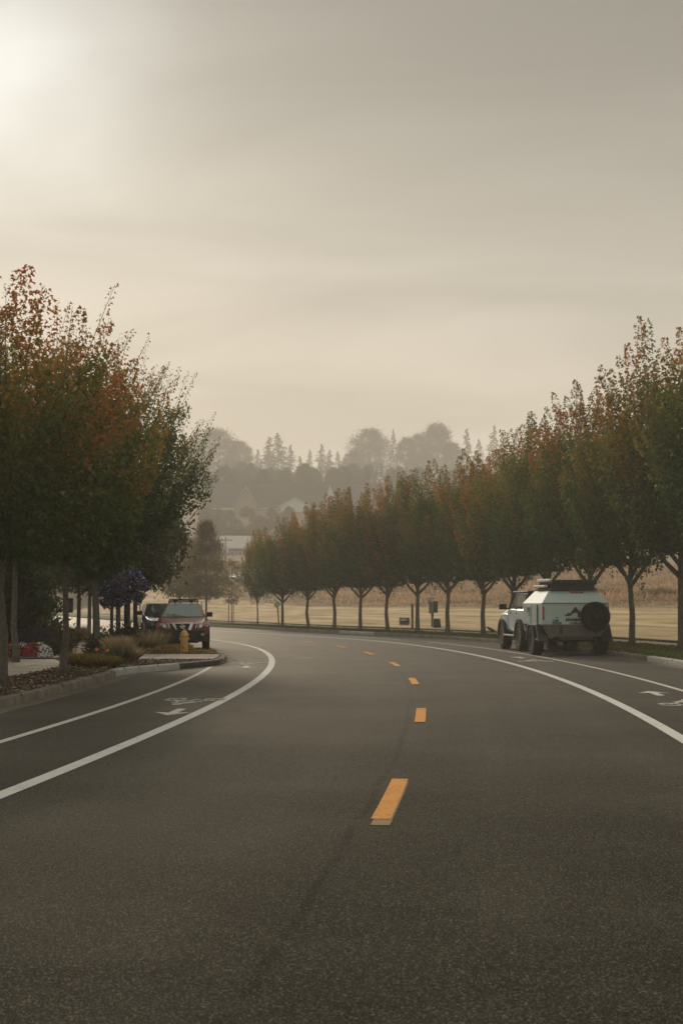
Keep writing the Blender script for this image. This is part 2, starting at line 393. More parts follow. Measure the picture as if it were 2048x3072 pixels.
# road -------------------------------------------------------------------------
mb = MB(); uv = []; vs = []; offs = np.linspace(-9.2, 7.5, 12); ys = yr(-12, 290, 1.0)
for Y in ys:
    for d in offs: vs.append(rp(Y, d, 0)); uv.append((d, float(np.interp(Y, CY, CS))))
n = len(offs); mb.add(vs, [(j * n + i, j * n + i + 1, (j + 1) * n + i + 1, (j + 1) * n + i) for j in range(len(ys) - 1) for i in range(n - 1)]); mb.uv = uv
road = tag(mb.build('road', M['asphalt']), kind='structure')
ZL = .005
strip('white_line', yr(-5, 250), -3.39, -3.22, ZL, ZL, M['white_line'], parent=road)
strip('white_line', yr(-5, 250), 3.10, 3.27, ZL, ZL, M['white_line'], parent=road)
strip('white_line', yr(-5, 38.6), -4.90, -4.78, ZL, ZL, M['faint_line'], parent=road)
strip('white_line', yr(-5, 62), 4.86, 4.98, ZL, ZL, M['faint_line'], parent=road)
strip('white_line', yr(66, 250), 4.86, 4.98, ZL, ZL, M['faint_line'], parent=road)
for a, b in ((11.25, 13.8), (20.4, 23.1), (29.9, 32.5), (38.6, 41.2), (47.4, 50.0), (55.0, 57.6), (62.1, 64.6), (67.6, 70.0), (76, 78.6), (85, 87.6), (94, 96.6), (103, 105.6)):
    strip('yellow_dash', yr(a, b, .4), -.075, .075, ZL + .003, ZL + .003, M['yellow_line'], parent=road)
strip('yellow_dash', yr(10.95, 13.6, .4), -.055, .088, ZL, ZL, M['old_yellow'], parent=road)

def flat_shapes(name, polys, cxy, ang, mat, sx=1, sy=1, z=ZL):
    mb = MB(); c, s = math.cos(ang), math.sin(ang)
    for P in polys:
        vs = []
        for x, y in P:
            x, y = x * sx, y * sy; vs.append((cxy[0] + x * c - y * s, cxy[1] + x * s + y * c, z))
        mb.add(vs, [tuple(range(len(vs)))])
    return mb.build(name, mat, road)
def arc(cx_, cy_, r0, r1, a0, a1, n=10):
    P = [(cx_ + r1 * math.cos(R(a)), cy_ + r1 * math.sin(R(a))) for a in np.linspace(a0, a1, n)]
    return P + [(cx_ + r0 * math.cos(R(a)), cy_ + r0 * math.sin(R(a))) for a in np.linspace(a1, a0, n)]
def bar(a, b, w):
    a = np.array(a); b = np.array(b); t = (b - a) / np.linalg.norm(b - a); q = np.array((-t[1], t[0])) * w / 2
    return [tuple(a + q), tuple(b + q), tuple(b - q), tuple(a - q)]
def bike(cxy, ang):
    P = [arc(-.33, .25, .13, .2, 15, 165), arc(-.33, .25, .13, .2, 195, 345), arc(.33, .25, .13, .2, 15, 165), arc(.33, .25, .13, .2, 195, 345),
         bar((-.33, .27), (-.12, .55), .055), bar((-.1, .25), (.22, .52), .055), bar((-.12, .55), (.2, .58), .05), bar((.2, .66), (.34, .28), .055),
         bar((-.2, .62), (-.06, .62), .06), bar((-.1, .66), (.12, .9), .12), bar((.12, .86), (.3, .68), .055), bar((-.1, .64), (.06, .42), .09), bar((.06, .42), (-.02, .22), .07),
         [(.14 + .09 * math.cos(R(a)), 1.0 + .09 * math.sin(R(a))) for a in range(0, 360, 36)]]
    flat_shapes('bike_symbol', P, cxy, ang, M['faint_line'], 1.0, 1.55)
def arrow(cxy, ang):
    flat_shapes('arrow_marking', [[(-.29, 0), (0, .62), (.29, 0), (.07, .12), (.07, -.7), (-.07, -.7), (-.07, .12)]], cxy, ang, M['faint_line'])
bike((-2.45, 25.6), PI + ch(25)); arrow((-2.50, 22.3), PI + ch(22))
bike((-2.55, 41.3), PI + ch(40) + .03); arrow((-2.45, 38.2), PI + ch(38))
bike((5.60, 23.6), ch(24)); arrow((5.66, 27.0), ch(27))
bike((5.50, 41.6), ch(42)); arrow((5.35, 44.9), ch(45))
mb = MB(); mb.box((-1.1, 44.4, .0035), (.62, .12, .004)); mb.build('white_dash', M['faint_line'], road)
mb = MB(); mb.box((-1.75, 46.0, .0035), (.25, .1, .004)); mb.build('white_dash', M['faint_line'], road)

# kerbs -----------------------------------------------------------------------
def chaikin(P, n=2):
    for _ in range(n):
        Q = [P[0]]
        for a, b in zip(P[:-1], P[1:]):
            Q += [(a[0] * .75 + b[0] * .25, a[1] * .75 + b[1] * .25), (a[0] * .25 + b[0] * .75, a[1] * .25 + b[1] * .75)]
        P = Q + [P[-1]]
    return P
def normals(P):
    out = []
    for i in range(len(P)):
        a = P[max(i - 1, 0)]; b = P[min(i + 1, len(P) - 1)]; t = Vector((b[0] - a[0], b[1] - a[1])).normalized(); out.append((-t.y, t.x))
    return out
def ribbon(P, prof, name, mat, side=1, parent=None):
    """sweep profile [(offset to left of path, z)] along P"""
    mb = MB(); N_ = normals(P); k = len(prof); vs = []
    for p, q in zip(P, N_):
        for o, z in prof: vs.append((p[0] + q[0] * o * side, p[1] + q[1] * o * side, z))
    mb.add(vs, [(i * k + j, i * k + j + 1, (i + 1) * k + j + 1, (i + 1) * k + j) for i in range(len(P) - 1) for j in range(k - 1)])
    return mb.build(name, mat, parent, smooth=True, sharp=40)
bulb = chaikin([(-5.0, 33.0), (-4.97, 34.2), (-4.6, 35.3), (-4.07, 36.5), (-3.5, 38.2), (-3.22, 39.3), (-3.2, 41), (-3.28, 42.8), (-3.6, 44.8), (-4.3, 46.6), (-5.2, 47.8), (-6.0, 49.0), (-6.4, 50.2), rp(51.5, -7.2)[:2]], 2)
near = [rp(Y, -6.5)[:2] for Y in yr(-12, 32.2, 1)]; far_ = [rp(Y, -7.25)[:2] for Y in yr(53, 250, 1.5)]
KP = near + bulb + far_
kprof = [(0, -.02), (.0, .10), (.012, .135), (.04, .15), (.15, .152), (.152, .05)]
kerb = tag(ribbon(KP, kprof, 'kerb', M['kerb']), kind='structure')
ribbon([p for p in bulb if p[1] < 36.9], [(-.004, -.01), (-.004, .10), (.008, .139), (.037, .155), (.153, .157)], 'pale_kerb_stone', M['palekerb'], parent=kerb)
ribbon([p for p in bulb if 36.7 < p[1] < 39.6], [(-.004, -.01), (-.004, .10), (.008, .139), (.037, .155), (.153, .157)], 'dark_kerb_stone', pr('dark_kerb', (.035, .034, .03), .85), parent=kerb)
tag(ribbon([p for p in KP], [(-.32, .004), (-.002, .006)], 'gutter', M['gutter']), kind='structure')
RK = [rp(Y, 7.25)[:2] for Y in yr(-12, 260, 1)]
kr = tag(ribbon(RK, kprof, 'kerb', M['kerb'], side=-1), kind='structure')
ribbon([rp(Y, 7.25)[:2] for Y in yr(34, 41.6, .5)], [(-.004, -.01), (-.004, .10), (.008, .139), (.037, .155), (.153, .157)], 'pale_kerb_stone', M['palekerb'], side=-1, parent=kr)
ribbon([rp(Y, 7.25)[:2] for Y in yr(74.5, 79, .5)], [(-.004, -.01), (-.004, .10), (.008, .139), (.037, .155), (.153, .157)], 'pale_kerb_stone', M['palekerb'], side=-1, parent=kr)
tag(ribbon(RK, [(-.32, .004), (-.002, .006)], 'gutter', M['gutter'], side=-1), kind='structure')
# kerb joints as thin dark grooves
mb = MB()
for P, sd in ((KP, 1), (RK, -1)):
    N_ = normals(P)
    for i in range(6, len(P) - 2, 3):
        if P[i][1] > 110: break
        p, q = P[i], N_[i]; a = math.atan2(q[1], q[0])
        mb.box((p[0] + q[0] * .07 * sd, p[1] + q[1] * .07 * sd, .0805), (.146, .012, .15), Matrix.Rotation(a, 3, 'Z'))
mb.build('kerb_joint', pr('kerb_joint_dirt', (.05, .045, .035), .95), kerb)

# left land, bed, pavement
NK = normals(KP); mb = MB(); vs = []
for p, q in zip(KP, NK): vs += [(p[0] + q[0] * .145, p[1] + q[1] * .145, .138), (min(p[0] - 60, -60) if True else 0, p[1], .138)]
mb.add(vs, [(2 * i, 2 * i + 1, 2 * i + 3, 2 * i + 2) for i in range(len(KP) - 1)])
tag(mb.build('planting_ground', M['mulch']), kind='structure')
mb = MB()
vs = [];
for Y in yr(-12, 250, 1.0): vs += [rp(Y, -9.75, .150), rp(Y, -8.15, .150)]
mb.add(vs, [(2 * i, 2 * i + 1, 2 * i + 3, 2 * i + 2) for i in range(len(vs) // 2 - 1)])
tag(mb.build('pavement', M['concrete']), kind='structure')
mb = MB()
mb.add([(-24, 33.3, .154), (-7.55, 33.0, .154), (-7.3, 36.6, .154), (-7.6, 40.6, .154), (-24, 41.0, .154)], [(0, 1, 2, 3, 4)])
mb.add([(-9, 39.5, .154), (-3.45, 39.7, .154), (-3.42, 41, .154), (-3.55, 43.5, .154), (-9, 43.7, .154)], [(0, 1, 2, 3, 4)])
tag(mb.build('path', M['concrete']), kind='structure')
mb = MB(); mb.add([(-24, 35.2, .159), (-8.35, 35.4, .159), (-8.2, 37.0, .159), (-9.2, 38.3, .159), (-24, 38.6, .159)], [(0, 1, 2, 3, 4)])
tag(mb.build('turf_patch', M['verge']), kind='structure')
mb = MB()
for Y in np.arange(-6, 120, 1.6):
    a = rp(Y, -9.75, .1525); b = rp(Y, -8.15, .1525); c = ((a[0] + b[0]) / 2, (a[1] + b[1]) / 2, .1525)
    mb.box(c, (1.58, .012, .003), Matrix.Rotation(ch(Y), 3, 'Z'))
for X in np.arange(-8.2, -3.6, 1.5): mb.box((X, 41, .1562), (.012, 3.9, .003))
mb.build('pavement_joint', pr('joint_dirt', (.12, .10, .08), .95), D.objects['pavement'])

# right verge, pavement, lawn
tag(strip('verge', yr(-12, 250), 7.395, 12.9, .138, .138, M['verge']), kind='structure')
tag(strip('pavement', yr(-12, 250), 10.95, 12.25, .150, .150, M['concrete']), kind='structure')
mb = MB(); vs = []; uv = []; dd = np.concatenate([np.arange(12.8, 27, 1.6), [27.8]]); ys = yr(-6, 262, 2)
for Y in ys:
    for d in dd:
        p = rp(Y, d); vs.append((p[0], p[1], 0)); uv.append((d, float(np.interp(Y, CY, CS))))
Z = terr(np.array([v[0] for v in vs]), np.array([v[1] for v in vs]), np.array([u[0] for u in uv]))
vs = [(v[0], v[1], z + .055) for v, z in zip(vs, Z)]
n = len(dd); mb.add(vs, [(j * n + i, j * n + i + 1, (j + 1) * n + i + 1, (j + 1) * n + i) for j in range(len(ys) - 1) for i in range(n - 1)]); mb.uv = uv
tag(mb.build('lawn', M['lawn'], smooth=True, sharp=180), kind='structure')

# ------------------------------------------------------------------ grasses (stuff)
def blades(name, P, H, W, mat, hue, lean=.35, rng=RNG, parent=None, up=None):
    n = len(P); a = rng.uniform(0, 2 * PI, n); side = np.stack([np.cos(a), np.sin(a), np.zeros(n)], 1)
    if up is None: up = nrm(np.stack([rng.normal(0, lean, n), rng.normal(0, lean, n), np.ones(n)], 1))
    bend = np.stack([up[:, 0], up[:, 1], np.zeros(n)], 1) * .35 * H[:, None]
    b0 = P - side * W[:, None]; b1 = P + side * W[:, None]; mid = P + up * H[:, None] * .6; tip = P + up * H[:, None] + bend
    V = np.stack([b0, b1, mid + side * W[:, None] * .7, tip, mid - side * W[:, None] * .7], 1).reshape(-1, 3)
    return link(name, poly_mesh_np(name, V, 5, {'hue': hue}), mat, parent)
def scatter_sd(n, y0, y1, d0, d1, rng=RNG, power=1.0):
    Y = y0 + (y1 - y0) * rng.uniform(0, 1, n) ** power; d = rng.uniform(d0, d1, n); h = np.interp(Y, CY, CH)
    return np.interp(Y, CY, CX) + d * np.cos(h), Y + d * np.sin(h), d
# tall brown field above the lawn: clumped
n = 85000; X, Y, d = scatter_sd(n, 25, 250, 26.2, 95, power=1.1); keep = (np.abs(X) < .26 * Y + 12) & (Y > 60); X, Y, d = X[keep], Y[keep], d[keep]
z = terr(X, Y, d); cl = np.sin(X * .31 + 2 * np.sin(Y * .13)) * np.sin(Y * .27 + X * .11)
H = RNG.uniform(.22, .62, len(X)) * (1 + .5 * cl) * (.25 + .75 * sst(d, 26.5, 40)); W = RNG.uniform(.05, .13, len(X))
tag(blades('tall_grass', np.stack([X, Y, z - .05], 1), H, W, M['drygrass'], np.clip(.5 + .35 * cl + RNG.normal(0, .2, len(X)), 0, 1), .3), 'tall dry brown grass covering the field beyond the mown lawn', 'grass', kind='stuff')
n = 26000; X, Y, d = scatter_sd(n, 34, 105, 7.42, 10.9, power=1.3); z = np.full(len(X), .138)
X2, Y2, d2 = scatter_sd(9000, 34, 105, 12.3, 13.4, power=1.3)
X = np.concatenate([X, X2]); Y = np.concatenate([Y, Y2]); z = np.full(len(X), .138)
tag(blades('verge_grass', np.stack([X, Y, z], 1), RNG.uniform(.04, .11, len(X)), RNG.uniform(.008, .02, len(X)), M['greengrass'], RNG.uniform(0, 1, len(X)), .5), 'short green grass on the verge under the row of maples', 'grass', kind='stuff')
n = 5000; P = np.stack([RNG.uniform(-13, -8.4, n), RNG.uniform(35.3, 38.4, n), np.full(n, .159)], 1)
tag(blades('turf_grass', P, RNG.uniform(.03, .07, n), RNG.uniform(.006, .012, n), M['greengrass'], RNG.uniform(0, 1, n), .5), 'small green turf patch beside the sunlit concrete path', 'grass', kind='stuff')
# bark chips
def inbed(n):
    Y = RNG.uniform(14, 46.6, n); u = RNG.uniform(0, 1, n)
    kx = np.interp(Y, [p[1] for p in KP if p[1] < 50], [p[0] for p in KP if p[1] < 50]) - .17
    h = np.interp(Y, CY, CH); sx_ = np.interp(Y, CY, CX) - 8.1 * np.cos(h); X = kx + (sx_ - kx) * u
    k = ~((Y > 39.4) & (Y < 43.7)); return X[k], Y[k]
X, Y = inbed(15000); T = nrm(np.stack([RNG.normal(size=len(X)), RNG.normal(size=len(X)), RNG.normal(0, .25, len(X))], 1))
V = leaf_verts(np.stack([X, Y, .145 + RNG.uniform(0, .03, len(X))], 1), T, RNG.uniform(.025, .075, len(X)), np.array([(-.2, 0), (.2, 0), (.15, 1), (-.15, 1)]))
tag(link('bark_mulch', poly_mesh_np('bark_mulch', V, 4, {'hue': RNG.uniform(0, 1, len(X)) ** 1.6}), M['chip']), 'loose brown bark chips covering the bed behind the left kerb', 'mulch', kind='stuff')

# ------------------------------------------------------------------ maples
def bez(a, b, c, n=6): return [tuple((1 - t) ** 2 * np.array(a) + 2 * t * (1 - t) * np.array(b) + t * t * np.array(c)) for t in np.linspace(0, 1, n)]
def maple_meshes(seed, H=9.0, clear=2.9, Rmax=2.7, npl=80, leaf=.125, plume=2.3, pr_=.25, flare=.30, hue0=0.0, tr=.12, n=25000, spikes=0, fill=.3, low=1.0, lk=.66, ls=.68):
    rng = np.random.default_rng(seed); mb = MB()
    nb = 7; trunk = [(0, 0, -.05), (0, 0, .22)] + [(rng.normal(0, .035), rng.normal(0, .035), H * .8 * (i + 1) / nb) for i in range(nb)]
    rr = [tr * 1.4, tr * 1.02] + [tr * (1 - .88 * (i + 1) / nb) for i in range(nb)]
    mb.tube(trunk, rr, 10)
    zb = clear
    def env(zn): return Rmax * np.interp(zn, [0, .08, .22, .42, .6, .78, .9, 1.0], [.42 * low, .70 * low, .92 * (.4 + .6 * low), 1.0, .97, .84, .60, .26])
    NL = 15
    for i in range(NL):
        t = i / (NL - 1); z0 = clear * ls + (H * .58 - clear * ls) * t ** 1.5; a = i * 2.4 + rng.uniform(-.4, .4)
        rend = env(min(1, (z0 + 2.0 - zb) / (H - zb))) * rng.uniform(.62, .85) * (1 - .3 * t); z1 = min(H * .93, z0 + rend * rng.uniform(1.2, 1.7)); ca, sa = math.cos(a), math.sin(a)
        p = bez((0, 0, z0), (ca * rend * .62, sa * rend * .62, z0 + (z1 - z0) * .38), (ca * rend, sa * rend, z1), 6); r0 = tr * (lk - .6 * lk * t)
        mb.tube(p, [r0 * (1 - .8 * k / 5) for k in range(6)], 6)
        for q in range(2):
            s_ = np.array(p[1 + q]); a2 = a + rng.choice([-1, 1]) * rng.uniform(.4, .8); l = rng.uniform(.7, 1.2)
            mb.tube([tuple(s_), (s_[0] + math.cos(a2) * l * .4, s_[1] + math.sin(a2) * l * .4, s_[2] + l * .6), (s_[0] + math.cos(a2) * l * .6, s_[1] + math.sin(a2) * l * .6, s_[2] + l * 1.25)], [r0 * .42, r0 * .25, .008], 5)
    trunk_me = mb.mesh('trunk')
    # upright plumes of leaves, each ending on the crown envelope
    zt = rng.uniform(0.10, 1, npl) ** .8; a = np.arange(npl) * 2.399 + rng.uniform(-.3, .3, npl)
    er = env(zt) * np.where(rng.uniform(0, 1, npl) < .72, rng.uniform(.82, 1.06, npl), rng.uniform(.25, .8, npl))
    tip = np.stack([er * np.cos(a), er * np.sin(a), zb + zt * (H - zb) + rng.normal(0, .30, npl)], 1)
    out = np.stack([np.cos(a), np.sin(a), np.zeros(npl)], 1)
    ax = nrm(np.array([[0, 0, 1.0]]) + out * (flare + .75 * flare * (1 - zt))[:, None] * (er / Rmax)[:, None] * 1.3 + rng.normal(0, .07, (npl, 3)))
    Lp = plume * rng.uniform(.7, 1.2, npl) * np.clip(.45 + zt, .5, 1); hpl = rng.normal(0, .17, npl)
    wgt = Lp / Lp.sum(); m = int(n * (1 - fill)); idx = rng.choice(npl, m, p=wgt); t = rng.uniform(0, 1, m) ** .9
    rad = pr_ * np.interp(t, [0, .35, .7, .92, 1], [1.25, 1.25, .75, .42, .12]) * np.sqrt(rng.uniform(.02, 1, m))
    sd = nrm(np.cross(ax[idx], nrm(rng.normal(size=(m, 3)))))
    P = tip[idx] - ax[idx] * (Lp[idx] * (1 - t))[:, None] + sd * rad[:, None]
    T = nrm(sd * .9 + np.array([[0, 0, -.45]]) + rng.normal(0, .3, (m, 3))); hue = hpl[idx] + .10 * t
    Ps, Ts, Hs, Ss = [P], [T], [hue], [leaf * rng.uniform(.65, 1.15, m) * (1 - .25 * t)]
    # leaves filling the inside and the low skirts
    m = int(n * fill); zn = rng.uniform(0, 1, m) ** 1.1 * .80; aa = rng.uniform(0, 2 * PI, m); lump = 1 + .13 * np.sin(aa * 3 + seed + zn * 5) + .10 * np.sin(aa * 7 + seed * 2 - zn * 9)
    r = env(zn) * .84 * np.sqrt(rng.uniform(.02, 1, m)) * lump
    P = np.stack([r * np.cos(aa), r * np.sin(aa), zb + zn * (H - zb) * .93 - .25 + .35 * r / Rmax * (zn < .2)], 1)
    Ps.append(P); Ts.append(nrm(rng.normal(size=(m, 3)) + np.array([[0, 0, -.5]]))); Hs.append(rng.normal(0, .05, m) + .10 * np.sin(aa * 2 + zn * 7 + seed)); Ss.append(leaf * rng.uniform(.7, 1.25, m))
    if spikes:   # long bare-ish summer shoots standing out of the crown
        zt = rng.uniform(.25, 1, spikes); a = rng.uniform(0, 2 * PI, spikes); er = env(zt) * rng.uniform(.7, 1.0, spikes)
        base = np.stack([er * np.cos(a), er * np.sin(a), zb + zt * (H - zb) - .5], 1); out = np.stack([np.cos(a), np.sin(a), np.zeros(spikes)], 1)
        ax = nrm(np.array([[0, 0, 1.0]]) + out * (.35 + .5 * (1 - zt))[:, None] + rng.normal(0, .10, (spikes, 3))); Ls = rng.uniform(.9, 1.75, spikes); k = 50
        idx = np.repeat(np.arange(spikes), k); t = np.tile(np.linspace(0, 1, k), spikes); sd = nrm(np.cross(ax[idx], nrm(rng.normal(size=(len(idx), 3)))))
        Ps.append(base[idx] + ax[idx] * (Ls[idx] * t)[:, None] + sd * (.11 * (1 - .75 * t))[:, None]); Ts.append(nrm(sd + np.array([[0, 0, -.5]]))); Hs.append(rng.normal(-.06, .08, spikes)[idx] + .12 * t); Ss.append(leaf * .95 * rng.uniform(.7, 1.1, len(idx)) * (1 - .4 * t))
        for b_, x_, l_ in zip(base, ax, Ls): mb.tube([tuple(b_ - x_ * .4), tuple(b_ + x_ * l_ * .95)], [.009, .003], 4)
        trunk_me = mb.mesh('trunk')
    P = np.concatenate(Ps); T = np.concatenate(Ts); S = np.concatenate(Ss)
    zn = (P[:, 2] - zb) / (H - zb); rr_ = np.hypot(P[:, 0], P[:, 1]) / Rmax
    hue = np.clip(hue0 + .10 + .60 * (zn - .30) + .10 * rr_ + np.concatenate(Hs) + rng.normal(0, .08, len(P)), 0, 1)
    crown_me = poly_mesh_np('crown', leaf_verts(P, T, S, MAPLE, rng), 8, {'hue': hue}); crown_me.materials.append(M['maple']); trunk_me.materials.append(M['bark'])
    trunk_me.polygons.foreach_set('use_smooth', [True] * len(trunk_me.polygons))
    return trunk_me, crown_me
def place_tree(name, meshes, x, y, z, rz, s, label, cat, group=None, sz=None, hues=None):
    t = thing(name, label, cat, (x, y, z), rz, group)
    for nm, me in zip(('trunk', 'crown'), meshes):
        o = D.objects.new(nm, me); COL.objects.link(o); o.parent = t
    t.scale = (s, s, sz or s); return t
VM = [maple_meshes(1, hue0=0), maple_meshes(2, Rmax=2.8, hue0=-.06), maple_meshes(3, Rmax=2.6, hue0=.06), maple_meshes(4, Rmax=2.7, hue0=.0)]
G_R = 'street maples in the row along the right kerb'
right = [  # x, Y, height, variant, label
 (1700, 43.6, 10.8, 1, 'street maple at the right edge of the picture, its crown only partly in view'),
 (1562, 48.5, 10.9, 2, 'nearest whole street maple at the right edge, trunk beside the pale kerb'),
 (1448, 52.6, 9.7, 0, 'tall street maple with widely forked trunk just right of the white trailer'),
 (1352, 57.5, 9.9, 3, 'street maple directly behind the spare wheel of the white trailer'),
 (1257, 62.5, 9.7, 1, 'street maple behind the roof rack of the white trailer'),
 (1180, 67.6, 9.4, 2, 'street maple behind the cab of the white off-road vehicle'),
 (1108, 72.7, 8.9, 3, 'street maple with a crow on the ground by its trunk, left of the parked off-roader'),
 (1027, 78.3, 9.1, 0, 'street maple just right of the grey utility pedestal'),
 (958, 81.9, 9.0, 1, 'street maple between the blue yard sign and the utility pedestal'),
 (889, 83.9, 8.4, 2, 'street maple just left of the blue yard sign'),
 (827, 86.2, 8.3, 0, 'street maple second to the left of the blue yard sign'),
 (768, 90.5, 8.4, 3, 'street maple third to the left of the blue yard sign'),
 (708, 93.8, 7.9, 2, 'street maple in the middle of the bend, next right of the tilted information panel tree'),
 (649, 96.1, 7.2, 1, 'street maple beside the tilted white information panel'),
 (592, 102.8, 6.7, 3, 'small narrow street maple at the far left end of the right row'),
]
for i, (x, Y, h, v, lb) in enumerate(right):
    s = h / 9.2; w = s * (.96 if i < 5 else 1.08) * (1.0 if i < 14 else .62)
    place_tree('street_maple', VM[v], px(x, Y), Y, .135, i * 1.9 + .4, w, lb, 'tree', G_R, sz=s)
# left row, nearer and wider with long shoots
VL = [maple_meshes(21, 7.5, 2.5, 2.4, leaf=.115, plume=1.6, pr_=.26, flare=.42, hue0=.10, tr=.085, lk=.45, ls=.95, n=19000, spikes=26), maple_meshes(22, 7.2, 2.5, 2.2, leaf=.115, plume=1.5, pr_=.25, flare=.4, hue0=.09, tr=.08, lk=.45, ls=.95, n=18000, spikes=30),
      maple_meshes(23, 8.2, 2.5, 3.35, npl=150, leaf=.12, plume=1.6, pr_=.26, flare=.65, hue0=-.13, tr=.125, n=42000, spikes=190, fill=.45, low=.42, lk=.55, ls=.85)]
G_L = 'street maples along the left pavement'
place_tree('street_maple', VL[0], px(12, 27.3), 27.3, .14, .3, 1.0, 'nearest left street maple, its base in bark mulch at the left edge', 'tree', G_L)
place_tree('street_maple', VL[1], px(148, 31), 31, .14, 2.1, 1.0, 'slim left street maple rising from the mulch beside the sunlit pavement', 'tree', G_L)
place_tree('street_maple', VL[2], px(224, 43.6), 43.6, .14, 4.0, 1.0, 'wide spreading left street maple behind the ornamental grasses', 'tree', G_L)
place_tree('street_maple', VL[0], -7.9, 23.8, .14, 3.3, 1.0, 'reddish street maple crown cut off by the left edge of the picture', 'tree', G_L)
place_tree('street_maple', VL[1], px(40, 37.5), 37.5, .14, 5.3, 1.12, 'street maple behind the slim left maple, trunk beside the flower bed', 'tree', G_L)

# trees beyond the bend -------------------------------------------------------
def blob_meshes(seed, H, zb, Rm, n, leaf, mat, hb=.5, tr=.12, prof=None, shape=OVAL, clumps=26, droop=0):
    rng = np.random.default_rng(seed); mb = MB()
    mb.tube([(0, 0, -.1), (.03, 0, H * .3), (-.04, .03, H * .6), (0, 0, H * .9)], [tr, tr * .8, tr * .5, .02], 8)
    prof = prof or ([0, .2, .5, .8, 1], [.5, .9, 1, .7, .12])
    for i in range(12):
        a = i * 2.4; z0 = zb * .85 + (H - zb) * .6 * i / 12; zn = min(1, (z0 + Rm * .3 - zb) / (H - zb)); r = Rm * np.interp(zn, *prof) * .85
        mb.tube([(0, 0, z0), (math.cos(a) * r * .5, math.sin(a) * r * .5, z0 + r * .4), (math.cos(a) * r, math.sin(a) * r, z0 + r * .9)], [tr * .4, tr * .25, .01], 5)
    zn = rng.uniform(0, 1, clumps * 11); a = rng.uniform(0, 2 * PI, len(zn)); r = Rm * np.interp(zn, *prof) * np.sqrt(rng.uniform(.1, 1, len(zn)))
    C = np.stack([r * np.cos(a), r * np.sin(a), zb + zn * (H - zb)], 1); ci = rng.integers(0, len(C), n)
    sp = Rm * .12; P = C[ci] + rng.normal(0, 1, (n, 3)) * sp * np.array([1, 1, .8]); hu = rng.normal(hb, .15, len(C))[ci] + rng.normal(0, .1, n)
    V = leaf_verts(P, rng.normal(size=(n, 3)) + np.array([0, 0, -droop]), leaf * rng.uniform(.6, 1.3, n), shape, rng)
    cr = poly_mesh_np('crown', V, len(shape), {'hue': np.clip(hu, 0, 1)}); cr.materials.append(mat); tm = mb.mesh('trunk'); tm.materials.append(M['bark'])
    return tm, cr
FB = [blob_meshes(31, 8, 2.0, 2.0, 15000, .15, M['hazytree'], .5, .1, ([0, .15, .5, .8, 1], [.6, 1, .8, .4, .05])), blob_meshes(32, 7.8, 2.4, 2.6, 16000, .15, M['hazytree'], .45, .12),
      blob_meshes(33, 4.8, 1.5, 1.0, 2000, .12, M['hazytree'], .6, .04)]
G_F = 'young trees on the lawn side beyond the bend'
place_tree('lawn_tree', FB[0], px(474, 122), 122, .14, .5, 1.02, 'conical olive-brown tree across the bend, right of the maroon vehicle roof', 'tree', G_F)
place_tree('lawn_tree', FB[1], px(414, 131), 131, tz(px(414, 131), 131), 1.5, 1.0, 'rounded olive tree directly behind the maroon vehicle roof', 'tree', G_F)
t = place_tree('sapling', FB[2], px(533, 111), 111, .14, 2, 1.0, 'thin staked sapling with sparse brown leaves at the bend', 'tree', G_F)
def stakes(x, Y, lb, gap=.35, h=1.9, n=2):
    t = thing('tree_stakes', lb, 'stakes', (px(x, Y), Y, .13), 0, 'wooden stakes beside young trees')
    for k in range(n):
        m = MB(); m.tube([(-gap * .5 + gap * k, .1, 0), (-gap * .5 + gap * k, .1, h)], .035, 6); m.build('stake', M['wood'], t)
stakes(531, 110.8, 'pair of tall wooden stakes supporting the thin sapling'); stakes(469, 121.5, 'short stake beside the conical olive-brown tree', n=1, h=1.7)
# street trees further along the left side, seen under the wide maple
lt = [(182, 66, 5.8, 'slender left-side tree beside the green utility cabinet'), (207, 72, 6.2, 'thin trunked tree just left of the wide maple trunk'), (274, 58, 6.0, 'forked tree between the two black posts'), (313, 62, 6.0, 'leaning forked tree right of the thick black post')]
GT = blob_meshes(41, 6.2, 2.3, 2.3, 9000, .2, M['green'], .7, .11)
for i, (x, Y, h, lb) in enumerate(lt): place_tree('broadleaf_tree', GT, px(x, Y), Y, .13, i * 1.3, h / 6.2, lb, 'tree', 'trees further along the left pavement')
# big dark shrubs / trees closing the left side
GB = [blob_meshes(51, 6.2, .1, 2.7, 26000, .20, M['green'], .35, .14, ([0, .2, .5, .8, 1], [.85, 1, .95, .6, .1])), blob_meshes(52, 5.0, .1, 2.4, 20000, .19, M['green'], .5, .12, ([0, .2, .5, .8, 1], [.9, 1, .95, .6, .1]))]
lbs = [(-12.4, 48, 0, 1.0, 'tall dark evergreen shrub behind the white and red flowers'), (-15.6, 52.5, 0, 1.25, 'tallest dark evergreen behind the flower bed at the left edge'), (-13.2, 55.5, 1, 1.05, 'dark rounded evergreen left of the green utility cabinet'),
       (-11.0, 44.0, 1, .62, 'low dark evergreen at the left edge behind the lavender'), (-15.5, 64, 0, 1.0, 'far dark evergreen behind the rounded one near the cabinet'), (-19.5, 58, 0, 1.3, 'outer dark evergreen mostly hidden at the left edge')]
for i, (x, y, v, s, lb) in enumerate(lbs): place_tree('evergreen_tree', GB[v], x, y, .13, i * 2.2, s, lb, 'tree', 'dark evergreens on the left')

